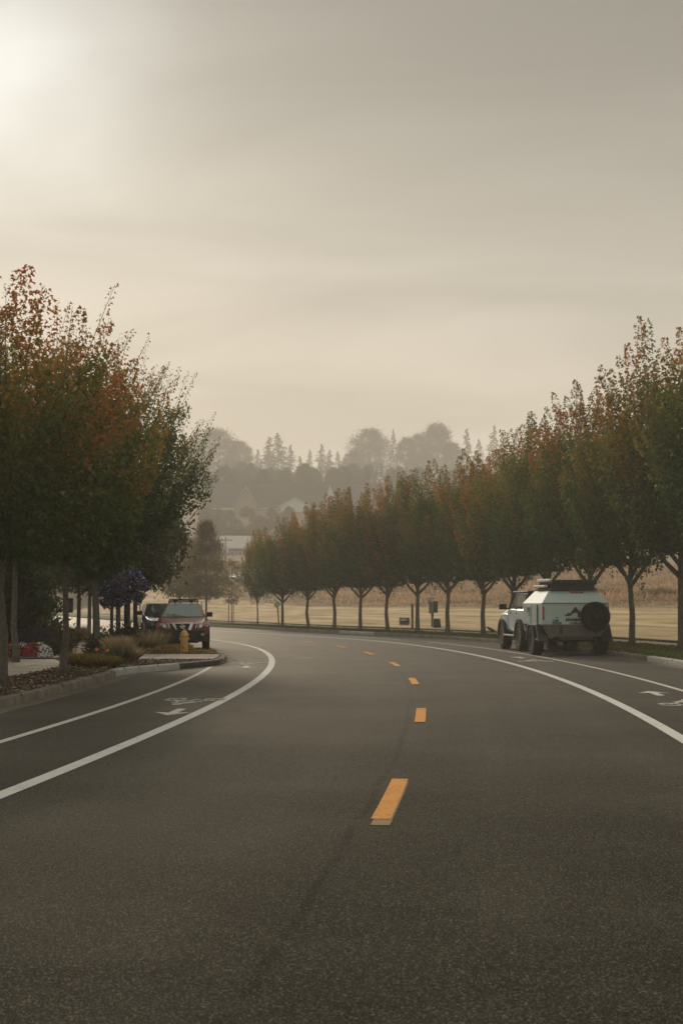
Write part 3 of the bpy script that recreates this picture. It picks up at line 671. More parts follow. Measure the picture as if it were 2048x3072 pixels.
# low planting -----------------------------------------------------------------
def leaf_mound(name, loc, rx, ry, h, n, leaf, mat, label, cat, group=None, hb=.5, flowers=None, shape=OVAL, seed=0):
    rng = np.random.default_rng(seed + 900); a = rng.uniform(0, 2 * PI, n); t = np.arccos(rng.uniform(0, 1, n)); r = rng.uniform(.55, 1.05, n) * (1 + .12 * np.sin(a * 4 + seed) + .1 * np.sin(a * 7 + t * 6))
    P = np.stack([rx * r * np.sin(t) * np.cos(a), ry * r * np.sin(t) * np.sin(a), h * r * np.cos(t)], 1); P[:, 2] = np.maximum(P[:, 2], .02)
    T = nrm(P / np.array([rx, ry, h]) + rng.normal(0, .6, (n, 3)))
    root = thing(name, label, cat, loc, 0, group)
    link('foliage', poly_mesh_np('foliage', leaf_verts(P, T, leaf * rng.uniform(.6, 1.3, n), shape, rng), len(shape), {'hue': np.clip(rng.normal(hb, .25, n), 0, 1)}), mat, root)
    if flowers:
        m, fm, fs, fh = flowers; a = rng.uniform(0, 2 * PI, m); t = np.arccos(rng.uniform(.05, 1, m)); P = np.stack([rx * 1.04 * np.sin(t) * np.cos(a), ry * 1.04 * np.sin(t) * np.sin(a), h * 1.06 * np.cos(t)], 1); P[:, 2] += .02
        nn = nrm(P + rng.normal(0, .25, (m, 3)) * h + np.array([0, -.2 * h, 0])); q = nrm(np.cross(nn, rng.normal(size=(m, 3)))); b = np.cross(nn, q); S = fs * rng.uniform(.7, 1.2, m)
        star = np.array([(math.cos(x) * (.5 if i % 2 == 0 else .33), math.sin(x) * (.5 if i % 2 == 0 else .33)) for i, x in enumerate(np.linspace(0, 2 * PI, 11)[:-1])])
        V = (P[:, None] + S[:, None, None] * (star[None, :, 0, None] * q[:, None] + star[None, :, 1, None] * b[:, None])).reshape(-1, 3)
        link('flowers', poly_mesh_np('flowers', V, 10, {'hue': np.clip(rng.normal(fh, .25, m), 0, 1)}), fm, root)
    return root
G_I = 'bedding flower mounds at the left pavement'
for i, (x, rx, lb, fm) in enumerate([(37, .30, 'coral-red bedding flowers at the left end of the flower bed', M['orangered']), (54, .22, 'white bedding flowers between the coral and the deep red mound', M['whitepetal']),
        (80, .38, 'large deep red bedding flower mound in the middle of the bed', M['redpetal']), (103, .26, 'white bedding flowers at the right end of the flower bed', M['whitepetal']), (95, .24, 'white bedding flowers behind the deep red mound', M['whitepetal'])]):
    Y = 41.3 + (.35 if i in (1, 4) else 0); 
    leaf_mound('flower_mound', (px(x, Y), Y, .14), rx, .3, .36 if i != 3 else .3, 500, .07, M['shrub'], lb, 'flowers', G_I, .2, (240 if i != 0 else 150, fm, .075, .5), seed=i)
G_P = 'ornamental plants in the kerbside bed'
def grass_clump(loc, h, r, n, mat, lb, hue=.6, seed=0, lean=.45, name='ornamental_grass', w=.008, flowers=0):
    rng = np.random.default_rng(seed + 70); root = thing(name, lb, 'ornamental grass' if name == 'ornamental_grass' else 'plant', loc, 0, G_P)
    a = rng.uniform(0, 2 * PI, n); rr = r * .35 * np.sqrt(rng.uniform(0, 1, n)); P = np.stack([rr * np.cos(a), rr * np.sin(a), np.zeros(n)], 1)
    o = np.stack([np.cos(a), np.sin(a), np.zeros(n)], 1); up = nrm(np.array([[0, 0, 1.0]]) + o * lean * rng.uniform(.1, 1.5, n)[:, None] + rng.normal(0, .13, (n, 3)))
    H = h * rng.uniform(.55, 1.1, n); blades('leaf_blades', P, H, rng.uniform(w * .6, w * 1.4, n), mat, np.clip(rng.normal(hue, .25, n), 0, 1), rng=rng, parent=root, up=up)
    if flowers:
        for q in range(flowers):
            p = (rng.uniform(-.7, .9) * r, rng.uniform(-.35, -.1), h * rng.uniform(1.0, 1.2)); PP = np.repeat(np.array([p]), 7, 0)
            fl = link('flower', poly_mesh_np('flower', leaf_verts(PP, rng.normal(size=PP.shape) * .6 + np.array([0, 0, 1]), np.full(7, .085), OVAL, rng), 6, {'hue': rng.uniform(0, 1, 7)}), M['orangepetal'], root)
            m = MB(); m.tube([(p[0] * .8, p[1], 0), p], .006, 4); m.build('stem', M['boxgreen'], fl)
    return root
grass_clump((px(276, 38.0), 37.9, .14), .66, .55, 6500, M['tuft'], 'large feathery tan ornamental grass behind the kerb corner', .9, 1, .24, w=.004)
grass_clump((px(276, 36.4), 36.4, .14), .46, .4, 1600, M['tuft'], 'dense greener grass tuft in front of the feathery tan grass', .12, 2, .4, w=.007)
grass_clump((px(304, 38.6), 38.5, .14), .40, .4, 1300, M['tuft'], 'low straw-coloured grass right of the feathery clump', .85, 3, .6, w=.006)
grass_clump((px(205, 35.4), 35.4, .14), .34, .9, 2400, M['lily'], 'arching daylily clump with orange blooms', .5, 4, .8, 'daylily', .012, 3)
grass_clump((px(176, 36.2), 36.2, .14), .3, .6, 1100, M['lily'], 'small daylily clump left of the one in bloom', .35, 5, .9, 'daylily', .012)
grass_clump((px(240, 34.6), 34.6, .14), .30, .8, 1600, M['lily'], 'small rusty daylily clump at the kerb corner right of the one in bloom', .6, 15, .9, 'daylily', .012)
grass_clump((px(345, 46), 45.4, .14), .75, .7, 1700, M['tuft'], 'soft beige grass in front of the black vehicle', .8, 6, .7, w=.006)
grass_clump((px(205, 60), 58, .14), .7, .5, 900, M['tuft'], 'wispy tall grass beyond the pavement, left of the thin black post', .7, 7, .4, w=.006)
leaf_mound('shrub', (px(215, 43), 42.7 + .9, .14), .35, .35, .55, 900, .09, M['shrub'], 'small round dark shrub at the foot of the wide maple', 'shrub', G_P, .15, seed=11)
leaf_mound('shrub', (px(262, 46), 45.6, .14), .75, .6, .75, 2200, .09, M['shrub'], 'golden green shrub below the hanging flowers', 'shrub', G_P, .8, seed=12)
leaf_mound('shrub', (px(303, 45.6), 45.3, .14), .55, .5, .78, 1900, .10, M['shrub'], 'dark green leafy shrub left of the black vehicle', 'shrub', G_P, .2, seed=13)
leaf_mound('shrub', (px(283, 44.4), 44.3, .14), .5, .4, .5, 1300, .09, M['shrub'], 'mid green shrub between the golden and the dark one', 'shrub', G_P, .45, seed=14)
leaf_mound('shrub', (px(196, 62), 60, .14), .7, .6, .45, 1200, .1, M['shrub'], 'low olive shrub at the far side of the pavement', 'shrub', G_P, .7, seed=15)
leaf_mound('shrub', (-10.4, 45.5, .14), .6, .5, .62, 1700, .1, M['shrub'], 'rounded rusty green shrub in front of the green utility cabinet', 'shrub', G_P, .85, seed=16)
leaf_mound('shrub', (px(128, 47), 46.2, .14), .75, .55, .95, 2200, .1, M['shrub'], 'olive yellow shrub between the lavender and the slim maple', 'shrub', G_P, .8, seed=17)
leaf_mound('shrub', (px(130, 43), 42.9, .14), .5, .4, .42, 1200, .08, M['shrub'], 'low green shrub right behind the white flowers', 'shrub', G_P, .25, seed=18)
leaf_mound('shrub', (px(95, 50), 49.2, .14), 1.3, .8, 1.15, 3000, .12, M['shrub'], 'wide dull green shrub above the lavender', 'shrub', G_P, .4, seed=19)
for i, x in enumerate((22, 52, 84, 112)):
    rt = leaf_mound('lavender', (px(x, 44), 43.6 + .15 * i, .14), .5, .4, .68, 1300, .11, M['lavender'], ['grey-purple lavender at the left edge behind the coral flowers', 'grey-purple lavender behind the white and coral flowers', 'grey-purple lavender behind the deep red flower mound', 'grey-purple lavender at the right end of its row'][i], 'lavender', 'lavender row behind the bedding flowers', .6, shape=np.array([(-.06, 0), (.06, 0), (.05, 1), (-.05, 1)]), seed=30 + i)
# ground cover in the hydrant strip (uncountable)
n = 7000; u = RNG.uniform(0, 1, n); X = -7.3 + 3.5 * u; Y = 43.9 + RNG.uniform(0, 2.9, n); k = (np.hypot(X + 4.74, Y - 44.6) > .45) & (X < -3.5 - .1 * (Y - 43.3) - np.maximum(0, Y - 45) * .55); X, Y = X[k], Y[k]
hgt = .04 + .16 * np.clip(np.sin(X * 2.4 + 1.2) * .5 + .5, 0, 1) * (X < -4.6)
V = leaf_verts(np.stack([X, Y, .14 + hgt * RNG.uniform(.1, 1, len(X))], 1), RNG.normal(size=(len(X), 3)) + np.array([0, 0, .6]), RNG.uniform(.05, .10, len(X)), OVAL)
tag(link('ground_cover', poly_mesh_np('ground_cover', V, 6, {'hue': np.clip(RNG.normal(.6, .3, len(X)), 0, 1)}), M['lily']), 'low rusty ground cover around the hydrant', 'ground cover', kind='stuff')
# dark leafy scrub in the field
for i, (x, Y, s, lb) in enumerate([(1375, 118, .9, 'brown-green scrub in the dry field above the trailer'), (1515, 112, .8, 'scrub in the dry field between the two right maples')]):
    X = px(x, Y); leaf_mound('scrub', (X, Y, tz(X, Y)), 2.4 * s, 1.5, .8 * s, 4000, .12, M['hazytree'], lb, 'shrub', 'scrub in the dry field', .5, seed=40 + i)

# ------------------------------------------------------------------ hill trees
def conifer_meshes(seed, H, Rm, n=2600):
    rng = np.random.default_rng(seed); mb = MB(); mb.tube([(0, 0, -1), (0, 0, H * .98)], [H * .014, .05], 6)
    nb = int(H * 4.2); Ps = []; Ts = []; Ss = []
    for i in range(nb):
        t = (i + rng.uniform(0, 1)) / nb; z = H * (.12 + .87 * t); r = Rm * (1 - t) ** .8 * rng.uniform(.55, 1.15) + .15; a = rng.uniform(0, 2 * PI); k = max(5, int(n / nb))
        s = rng.uniform(.1, 1, k); P = np.stack([np.cos(a) * r * s, np.sin(a) * r * s, z - .28 * r * s ** 1.5 + rng.normal(0, .1, k)], 1) + rng.normal(0, .10 * r + .05, (k, 3)) * np.array([1, 1, .5])
        Ps.append(P); Ts.append(np.stack([np.cos(a) + rng.normal(0, .4, k), np.sin(a) + rng.normal(0, .4, k), rng.normal(-.3, .3, k)], 1)); Ss.append(rng.uniform(.35, .8, k) * (.45 + .6 * (1 - t)))
    P = np.concatenate(Ps); cr = poly_mesh_np('crown', leaf_verts(P, np.concatenate(Ts), np.concatenate(Ss), QUAD * np.array([.6, 1]), rng), 4, {'hue': rng.uniform(0, 1, len(P))})
    cr.materials.append(M['conifer']); tm = mb.mesh('trunk'); tm.materials.append(M['fartrunk']); return tm, cr
CV = [conifer_meshes(61, 24, 4.2), conifer_meshes(62, 24, 3.2), conifer_meshes(63, 24, 5.0, 3200)]
BV = [blob_meshes(71, 22, 3, 8.5, 20000, .48, M['farleaf'], .4, .4, ([0, .2, .5, .8, 1], [.8, .95, 1, .8, .25]), clumps=30), blob_meshes(72, 22, 3, 7.5, 19000, .48, M['farleaf'], .6, .4, ([0, .2, .5, .8, 1], [.85, 1, .95, .7, .2]), clumps=22)]
sky = [('b', 490, 985, 60), ('b', 548, 1012, 36), ('b', 447, 1012, 34), ('c', 590, 1030, 16), ('c', 618, 1002, 22), ('c', 638, 992, 30), ('c', 668, 1020, 18), ('c', 688, 1046, 12), ('c', 711, 1030, 13), ('c', 737, 1018, 19), ('c', 757, 1032, 13), ('c', 776, 1034, 15),
 ('b', 848, 985, 52), ('b', 808, 1035, 28), ('c', 903, 983, 14), ('b', 935, 1003, 30), ('b', 962, 996, 28), ('b', 1006, 972, 48), ('b', 1038, 1018, 32), ('c', 1072, 983, 17), ('c', 1100, 1006, 17), ('c', 1135, 974, 22), ('c', 1156, 990, 14), ('c', 1187, 984, 16), ('c', 1206, 1004, 16)]
names = {0: 'broad round hazy tree at the left end of the hill treeline, widest of that end', 1: 'round hazy tree just right of the broad one at the left end of the treeline', 2: 'round hazy tree at the far left of the treeline, half behind the street maple shoots',
 3: 'small pointed hazy conifer right of the left broadleaf group', 4: 'left of the two tall joined hazy conifers above the long roof', 5: 'right and taller of the two joined hazy conifers above the long roof', 6: 'narrow hazy conifer just right of the tall joined pair', 7: 'shortest hazy conifer above the long roof',
 8: 'thin hazy conifer above the right half of the long roof', 9: 'hazy conifer peaking above the right end of the long roof', 10: 'hazy conifer next right of the peak above the long roof end', 11: 'hazy conifer at the dip before the large dome tree',
 12: 'large dome shaped hazy tree in the centre of the treeline', 13: 'low hazy tree on the left shoulder of the dome shaped one', 14: 'single thin hazy conifer spire right of the dome shaped tree', 15: 'hazy round tree on the left shoulder of the tallest broadleaf', 16: 'hazy round tree leaning against the tallest broadleaf',
 17: 'tallest broad hazy tree of the whole treeline', 18: 'low hazy tree on the right shoulder of the tallest broadleaf', 19: 'pointed hazy conifer next right of the tallest broadleaf', 20: 'small hazy conifer between two taller spires at the right', 21: 'tall hazy conifer with the highest spire at the right end',
 22: 'thin hazy conifer directly beside the highest right spire', 23: 'hazy conifer next to the right maple crowns', 24: 'last hazy conifer before the right maple crowns hide the treeline'}
for i, (k, x, y, w) in enumerate(sky):
    Y = 745 + (i * 37 % 60); X = px(x, Y); z0 = tz(X, Y); h = zpx(y, Y) - z0; ms = CV[i % 3] if k == 'c' else BV[i % 2]; hn = 24 if k == 'c' else 22.6
    rm = {0: 4.2, 1: 3.2, 2: 5.0}[i % 3] if k == 'c' else (8.5, 7.5)[i % 2]
    place_tree('conifer' if k == 'c' else 'broadleaf_tree', ms, X, Y, z0, i * 1.1, w / FX * Y / rm * (1.35 if k == 'c' else 1.0), names[i], 'tree', None, sz=h / hn)
rr = random.Random(5)
G_H = 'trees massed on the hazy hillside below the skyline'
for i in range(74):
    x = 395 + (i % 46) * 19.5 + (9 if i > 45 else 0) + rr.uniform(-6, 6); Y = rr.uniform(500, 545) if i < 46 else rr.uniform(560, 600); X = px(x, Y); z0 = tz(X, Y); top = rr.uniform(1066, 1094) if i < 46 else rr.uniform(1056, 1080); h = zpx(top, Y) - z0; c = rr.random() < .4
    ms = CV[i % 3] if c else BV[i % 2]
    place_tree('hillside_tree', ms, X, Y, z0, i, (h / 24) * (1.3 if c else 1.0), 'hazy tree in the even grey mass behind the hillside houses', 'tree', G_H, sz=h / 24)

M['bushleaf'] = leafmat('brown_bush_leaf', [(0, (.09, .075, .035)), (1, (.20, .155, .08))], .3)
BB = [blob_meshes(91, 3.0, .1, 2.4, 3500, .3, M['bushleaf'], .4, .1), blob_meshes(92, 2.6, .1, 2.0, 3000, .3, M['bushleaf'], .7, .1)]
G_B = 'brown bushes on the slope below the hazy houses'
for i in range(44):
    x = 462 + (i * 37.7) % 215 + rr.uniform(-6, 6); Y = 362 + (i % 7) * 12; X = px(x, Y); z0 = tz(X, Y)
    place_tree('hillside_bush', BB[i % 2], X, Y, z0 - .2, i, rr.uniform(.7, 1.2), 'hazy brown bush on the slope between the low building and the houses', 'bush', G_B, sz=rr.uniform(.6, 1.3))

# ------------------------------------------------------------------ buildings
def house(name, lb, x0, x1, Y, yr_, ye, yb, depth=12, wallm='siding', roofm='roof', gables=(), windows=(), group=None, posts=()):
    """x0,x1: eave ends in picture px at distance Y; yr_,ye,yb ridge/eave/base px"""
    X0, X1 = px(x0, Y), px(x1, Y); zr, ze, zb = zpx(yr_, Y + depth / 2), zpx(ye, Y), zpx(yb, Y); cxm = (X0 + X1) / 2; w = (X1 - X0)
    base = min(zb, tz(cxm, Y), tz(X0, Y), tz(X1, Y), tz(cxm, Y + depth)) - .4
    t = thing(name, lb, 'building', (cxm, Y, base), 0, group)
    m = MB(); m.box((0, depth / 2, (ze - base) / 2), (w - .8, depth - .8, ze - base))
    for s in (-1, 1): m.prism([(s * (w / 2 - .4), .4, ze - base), (s * (w / 2 - .4), depth - .4, ze - base), (s * (w / 2 - .4), depth / 2, zr - base - .15)], (-s * .15, 0, 0))
    m.build('wall', M[wallm], t)
    m = MB(); h = zr - base; e = ze - base
    for y0_, s in ((0 - .3, 1), (depth + .3, -1)):
        m.prism([(-w / 2, y0_, e - .1), (w / 2, y0_, e - .1), (w / 2, depth / 2, h), (-w / 2, depth / 2, h)], (0, 0, .22))
    m.build('roof', M[roofm], t)
    m = MB(); m.box((0, -.36, e - .02), (w, .1, .24)); m.build('gutter_board', M['trim'], t)
    for (g0, g1, gp, gy, gb, mat_, dp) in gables:   # x left, x right, peak x, peak y, eave y
        a0, a1, ap = px(g0, Y) - cxm, px(g1, Y) - cxm, px(gp, Y) - cxm; zp = zpx(gy, Y) - base; zg = zpx(gb, Y) - base; zl = zb - base
        m = MB(); m.prism([(a0 + .2, -dp, 0), (a1 - .2, -dp, 0), (a1 - .2, -dp, zg), (ap, -dp, zp - .15), (a0 + .2, -dp, zg)], (0, dp + 2, 0)); m.build('front_gable', M[mat_], t)
        m = MB()
        for a in (a0 - .3, a1 + .3): 
            zz = zg - .2; m.prism([(a, -dp - .4, zz), (ap, -dp - .4, zp), (ap, -dp - .4, zp + .2), (a, -dp - .4, zz + .2)], (0, dp + 5, 0))
        m.build('gable_roof', M[roofm], t)
        m = MB()
        for a in (a0 - .3, a1 + .3):
            zz = zg - .2; m.prism([(a, -dp - .46, zz - .12), (ap, -dp - .46, zp - .12), (ap, -dp - .46, zp + .14), (a, -dp - .46, zz + .14)], (0, .05, 0))
        m.build('gable_trim', M['trim'], t)
    for (wx0, wx1, wy0, wy1) in windows:
        a0, a1 = px(wx0, Y) - cxm, px(wx1, Y) - cxm; z1, z0 = zpx(wy0, Y) - base, zpx(wy1, Y) - base
        m = MB(); m.box(((a0 + a1) / 2, .33, (z0 + z1) / 2), (a1 - a0 + .24, .12, z1 - z0 + .24)); f = m.build('window', M['trim'], t)
        m = MB(); m.box(((a0 + a1) / 2, .25, (z0 + z1) / 2), (a1 - a0, .06, z1 - z0)); m.build('pane', M['darkglass'], f)
    for p in posts:
        a = px(p, Y) - cxm; m = MB(); m.box((a, -.9, e / 2), (.5, .5, e)); m.build('porch_post', M['trim'], t)
    return t
house('house', 'long hazy house on the hill with dark roof and pale blue porch gable', 474, 757, 450, 1112.5, 1168, 1192, 15,
      gables=[(536, 592, 565, 1119, 1164, 'siding', 1.6), (642, 716, 678, 1144.5, 1164, 'whitesiding', 2.5)], windows=[(600, 612, 1172, 1182), (622, 632, 1172, 1182), (488, 500, 1172, 1181)], posts=(534, 577), group='houses on the hazy hill')
house('house', 'hazy house on the hill right of the long one, with a narrow white gable', 748, 892, 452, 1113, 1166, 1192, 15,
      gables=[(745, 772, 758, 1114, 1148, 'whitesiding', 1.2)], windows=[(800, 812, 1172, 1182), (840, 852, 1172, 1182)], group='houses on the hazy hill')
b = house('long_building', 'long low building with pale metal roof below the hill houses', 470, 606, 330, 1233, 1259, 1300, 14, wallm='greywall', roofm='paleroof', windows=[(530, 537, 1268, 1278), (548, 555, 1268, 1278), (500, 507, 1268, 1278)])
for x in (486, 526, 546, 566, 588):
    X = px(x, 333) - b.location.x; m = MB(); m.box((X, 2.6, zpx(1252, 333) - b.location.z + .25), (.9, .9, .35), Matrix.Rotation(R(25), 3, 'X')); m.build('skylight', M['chrome'], b)
house('house', 'small grey house with white gable trim behind the bend maples', 602, 668, 340, 1222, 1246, 1296, 9, wallm='greywall', roofm='roof', gables=[(608, 652, 630, 1216, 1241, 'greywall', 1.0)])
# utility pole
X = px(518, 245); t = thing('utility_pole', 'grey utility pole in front of the pale roofed building', 'pole', (X, 245, tz(X, 245)))
hp = zpx(1234, 245) - tz(X, 245); m = MB(); m.tube([(0, 0, -.3), (0, 0, hp)], [.17, .12], 8); m.build('pole', M['greywall'], t)
m = MB(); m.box((0, .12, hp - .5), (2.2, .1, .12)); m.build('crossarm', M['wood'], t)
m = MB(); m.lathe([(.22, hp - 2.6), (.22, hp - 1.7)], 10, c=(.3, 0, 0)); m.build('transformer', M['palewhite'], t)

# ------------------------------------------------------------------ vehicles
def wheel(parent, x, y, r, w, rim='alloy', s=1, spokes=6, name='wheel'):
    h = w / 2; m = MB()
    m.lathe([(r * .62, -h * .85), (r * .80, -h), (r * .94, -h * .92), (r, -h * .66), (r, h * .66), (r * .94, h * .92), (r * .80, h), (r * .62, h * .85)], 30, 'x')
    for k in range(28):                                 # tread blocks
        a = 2 * PI * k / 28; m.box((0, math.cos(a) * r, math.sin(a) * r), (w * .78, .035, .03), Matrix.Rotation(a - PI / 2, 3, 'X'))
    o = m.build(name, M['rubber'], parent, smooth=True, sharp=30); o.location = (x, y, r)
    m = MB(); m.lathe([(r * .63, h * .55 * s), (r * .60, h * .92 * s), (r * .55, h * .90 * s), (r * .52, h * .3 * s), (r * .18, h * .3 * s), (r * .16, h * .8 * s), (.001, h * .82 * s)], 24, 'x', caps=False)
    for k in range(spokes):
        a = 2 * PI * k / spokes; m.box((h * .62 * s, math.cos(a) * r * .35, math.sin(a) * r * .35), (w * .14, r * .12, r * .42), Matrix.Rotation(a - PI / 2, 3, 'X'))
    m.build('rim', M[rim], o, smooth=True); return o
def sec(y, hb, hm, ht, zb, zm, zt, r=.06):
    half = [(hb, zb), (hm, zb + .10), (hm, zm), (ht, zt - r), (ht - r, zt)]
    pts = [(x, y, z) for x, z in half] + [(-x, y, z) for x, z in reversed(half)]
    return pts
def quadpanel(m, q, inset=0.0, off=.006, th=.01, ins2=None):
    q = [Vector(p) for p in q]; c = sum(q, Vector()) / 4; n = (q[1] - q[0]).cross(q[3] - q[0]).normalized()
    iu = inset; iv = inset if ins2 is None else ins2
    def P(u, v): return (q[0] * (1 - u) + q[1] * u) * (1 - v) + (q[3] * (1 - u) + q[2] * u) * v
    a = [P(iu, iv), P(1 - iu, iv), P(1 - iu, 1 - iv), P(iu, 1 - iv)]
    m.prism([p + n * (off - th) for p in a], n * th)

def suv(name, label, loc, rz, paint, cat='car', offroad=True, group=None):
    t = thing(name, label, cat, loc, rz, group)
    m = MB()
    S = [sec(-2.25, .74, .82, .78, .52, .9, 1.08), sec(-2.12, .80, .89, .86, .48, .95, 1.12), sec(-1.4, .82, .91, .88, .45, .98, 1.14), sec(0, .82, .91, .88, .42, .98, 1.15), sec(.75, .82, .915, .86, .42, .98, 1.16),
         sec(.95, .82, .92, .84, .42, .98, 1.135), sec(1.6, .82, .92, .82, .44, .92, 1.05), sec(2.0, .80, .90, .78, .48, .86, .975), sec(2.16, .76, .86, .70, .52, .82, .93)]
    m.loft(S); m.build('body', M[paint], t, smooth=True, sharp=28)
    g = [(-2.1, .80, 1.10, .80), (-1.95, .80, 1.12, .66), (-.1, .80, 1.14, .64), (.95, .80, 1.14, .80)]
    # greenhouse: lower ring and roof ring
    lo = [(-.80, -2.08, 1.10), (.80, -2.08, 1.10), (.80, .92, 1.13), (-.80, .92, 1.13)]; hi = [(-.62, -1.86, 1.62), (.62, -1.86, 1.62), (.60, .22, 1.64), (-.60, .22, 1.64)]
    m = MB(); m.add(lo + hi, [(0, 3, 2, 1), (4, 5, 6, 7), (0, 1, 5, 4), (1, 2, 6, 5), (2, 3, 7, 6), (3, 0, 4, 7)]); m.build('cabin', M[paint], t, smooth=True, bevel=.06)
    m = MB(); quadpanel(m, [lo[2], lo[3], hi[3], hi[2]], .06, .012, ins2=.06); m.build('windscreen', M['glass'], t)
    m = MB(); quadpanel(m, [lo[0], lo[1], hi[1], hi[0]], .08, .012, ins2=.12); m.build('rear_window', M['darkglass'], t)
    for s in (-1, 1):
        A, B, C_, D_ = ((lo[1], lo[2], hi[2], hi[1]) if s > 0 else (lo[3], lo[0], hi[0], hi[3]))
        def P(u, v, A=A, B=B, C_=C_, D_=D_): A_, B_, c_, d_ = map(Vector, (A, B, C_, D_)); return (A_ * (1 - u) + B_ * u) * (1 - v) + (d_ * (1 - u) + c_ * u) * v
        for u0, u1 in ((.05, .33), (.36, .62), (.65, .93)):
            m = MB(); quadpanel(m, [P(u0, .1), P(u1, .1), P(u1, .88), P(u0, .88)], 0, .012); m.build('side_window', M['darkglass'], t)
        m = MB(); m.box((s * .955, .62, 1.24), (.20, .10, .17)); m.tube([(s * .80, .66, 1.14), (s * .90, .64, 1.20)], .03, 6); m.build('wing_mirror', M['blackplastic'], t, bevel=.03, smooth=True)
        for y in (1.42, -1.38):
            m = MB(); n_ = 14; r0, r1 = .42, .50
            for k in range(n_):
                a0, a1 = PI * k / n_ * 1.1 - .15, PI * (k + 1) / n_ * 1.1 - .15
                m.prism([(s * .90, y + r0 * math.cos(a0), .38 + r0 * math.sin(a0)), (s * .90, y + r1 * math.cos(a0), .38 + r1 * math.sin(a0)), (s * .90, y + r1 * math.cos(a1), .38 + r1 * math.sin(a1)), (s * .90, y + r0 * math.cos(a1), .38 + r0 * math.sin(a1))], (s * .05, 0, 0))
            m.build('wheel_arch', M['blackplastic'] if offroad else M[paint], t)
            wheel(t, s * .815, y, .385, .26, s=s)
        # headlight with amber corner
        m = MB(); m.prism([(s * .52, 2.10, .76), (s * .79, 2.03, .755), (s * .80, 2.00, .93), (s * .50, 2.08, .94)], (0, .085, 0)); h = m.build('headlight', M['clearlens'], t, bevel=.012)
        m = MB(); m.lathe([(.001, .0), (.062, .0), (.07, -.03)], 14, 'y', c=(s * .63, 2.19, .85)); m.build('lamp_bulb', M['chrome'], h)
        m = MB(); m.prism([(s * .795, 2.02, .76), (s * .875, 1.80, .77), (s * .865, 1.78, .93), (s * .805, 2.0, .93)], (s * .025, .03, 0)); m.build('indicator', M['amber'], h)
        m = MB(); m.lathe([(.001, .02), (.055, .02), (.06, -.03)], 14, 'y', c=(s * .70, 2.30, .55)); m.build('fog_lamp', M['clearlens'], t)
        m = MB(); m.box((s * .80, -2.22, .92), (.12, .06, .3)); m.build('tail_light', M['redlens'], t)
        m = MB(); m.box((s * .915, -.1, .46), (.06, 2.1, .10)); m.build('sill', M['blackplastic'], t, bevel=.015)
    # bumper
    m = MB(); m.loft([[(-.89, 1.92, z0), (-.72, 2.24, z0), (-.3, 2.33, z0), (.3, 2.33, z0), (.72, 2.24, z0), (.89, 1.92, z0), (.6, 1.85, z0), (-.6, 1.85, z0)] for z0 in (.30, .5, .72)]); m.build('front_bumper', M['blackplastic'], t, bevel=.03, smooth=True)
    m = MB(); m.box((0, 2.20, .36), (1.1, .2, .2)); m.box((0, 2.337, .47), (.72, .02, .10)); m.build('skid_plate', M['blackmetal'], t, bevel=.02)
    m = MB(); m.box((0, -2.25, .58), (1.7, .2, .22)); m.build('rear_bumper', M['blackplastic'], t, bevel=.03)
    m = MB(); m.prism([(-.36, 2.12, .93), (.36, 2.12, .93), (.24, 2.20, .70), (-.24, 2.20, .70)], (0, .06, .0)); gr = m.build('grille', M['blackmetal'], t)
    if offroad:
        m = MB()
        for s in (-1, 1):
            m.prism([(s * .38, 2.16, .945), (s * .27, 2.16, .945), (s * .18, 2.27, .67), (s * .26, 2.27, .62)], (0, .05, 0))
            m.box((s * .47, 2.185, .85), (.035, .05, .17), Matrix.Rotation(s * .15, 3, 'Y'))
        m.prism([(-.26, 2.27, .62), (.26, 2.27, .62), (.20, 2.27, .69), (-.20, 2.27, .69)], (0, .05, 0)); m.box((0, 2.20, .94), (.62, .05, .022)); m.build('grille_frame', M['chrome'], gr, bevel=.006)
        m = MB(); P = [(.075 * math.cos(a), 2.292, .83 + .06 * math.sin(a)) for a in np.linspace(0, 2 * PI, 19)]
        m.tube(P, .011, 6); m.box((0, 2.292, .83), (.19, .02, .024)); m.build('ring_emblem', M['chrome'], gr)
        m = MB()
        for s in (-1, 1):
            m.tube([(s * .52, -1.6, 1.66), (s * .52, -1.5, 1.76), (s * .50, -.1, 1.78), (s * .50, .12, 1.70)], .022, 8)
            for y in (-1.5, -.8, -.1): m.tube([(s * .53, y, 1.6), (s * .51, y, 1.77)], .02, 6)
        for y in (-1.4, -.9, -.4, .0): m.tube([(-.5, y, 1.785), (.5, y, 1.785)], .018, 6)
        rk = m.build('roof_rack', M['blackmetal'], t)
        m = MB(); m.prism([(-.5, .10, 1.66), (.5, .10, 1.66), (.46, -.02, 1.77), (-.46, -.02, 1.77)], (0, .02, 0)); m.build('wind_deflector', M['darkglass'], rk)
        for s in (-1, 1):
            m = MB(); m.lathe([(.001, .05), (.07, .05), (.078, .02), (.06, -.06), (.001, -.07)], 16, 'y', c=(s * .285, .18, 1.725)); m.build('roof_lamp', M['blackplastic'], rk, smooth=True)
    else:
        m = MB(); m.prism([(-.34, 2.14, .92), (.34, 2.14, .92), (.28, 2.22, .86), (-.28, 2.22, .86)], (0, .04, 0)); m.build('grille_frame', M['chrome'], gr)
        m = MB()
        for s in (-1, 1): m.tube([(s * .55, -1.6, 1.64), (s * .54, -1.0, 1.69), (s * .53, .1, 1.66)], .018, 6)
        m.build('roof_rail', M['alloy'], t)
    for s in (-1, 1):
        m = MB(); m.tube([(s * .1, .965 + .0, 1.155), (s * .1 + .5, .80, 1.26)], .009, 4); m.build('wiper', M['blackplastic'], t)
    return t
suv('parked_car', 'maroon off-road wagon with roof rack parked facing the camera at the left kerb', (px(420, 53.6) , 53.9, 0), PI + R(5.5), 'redpaint')
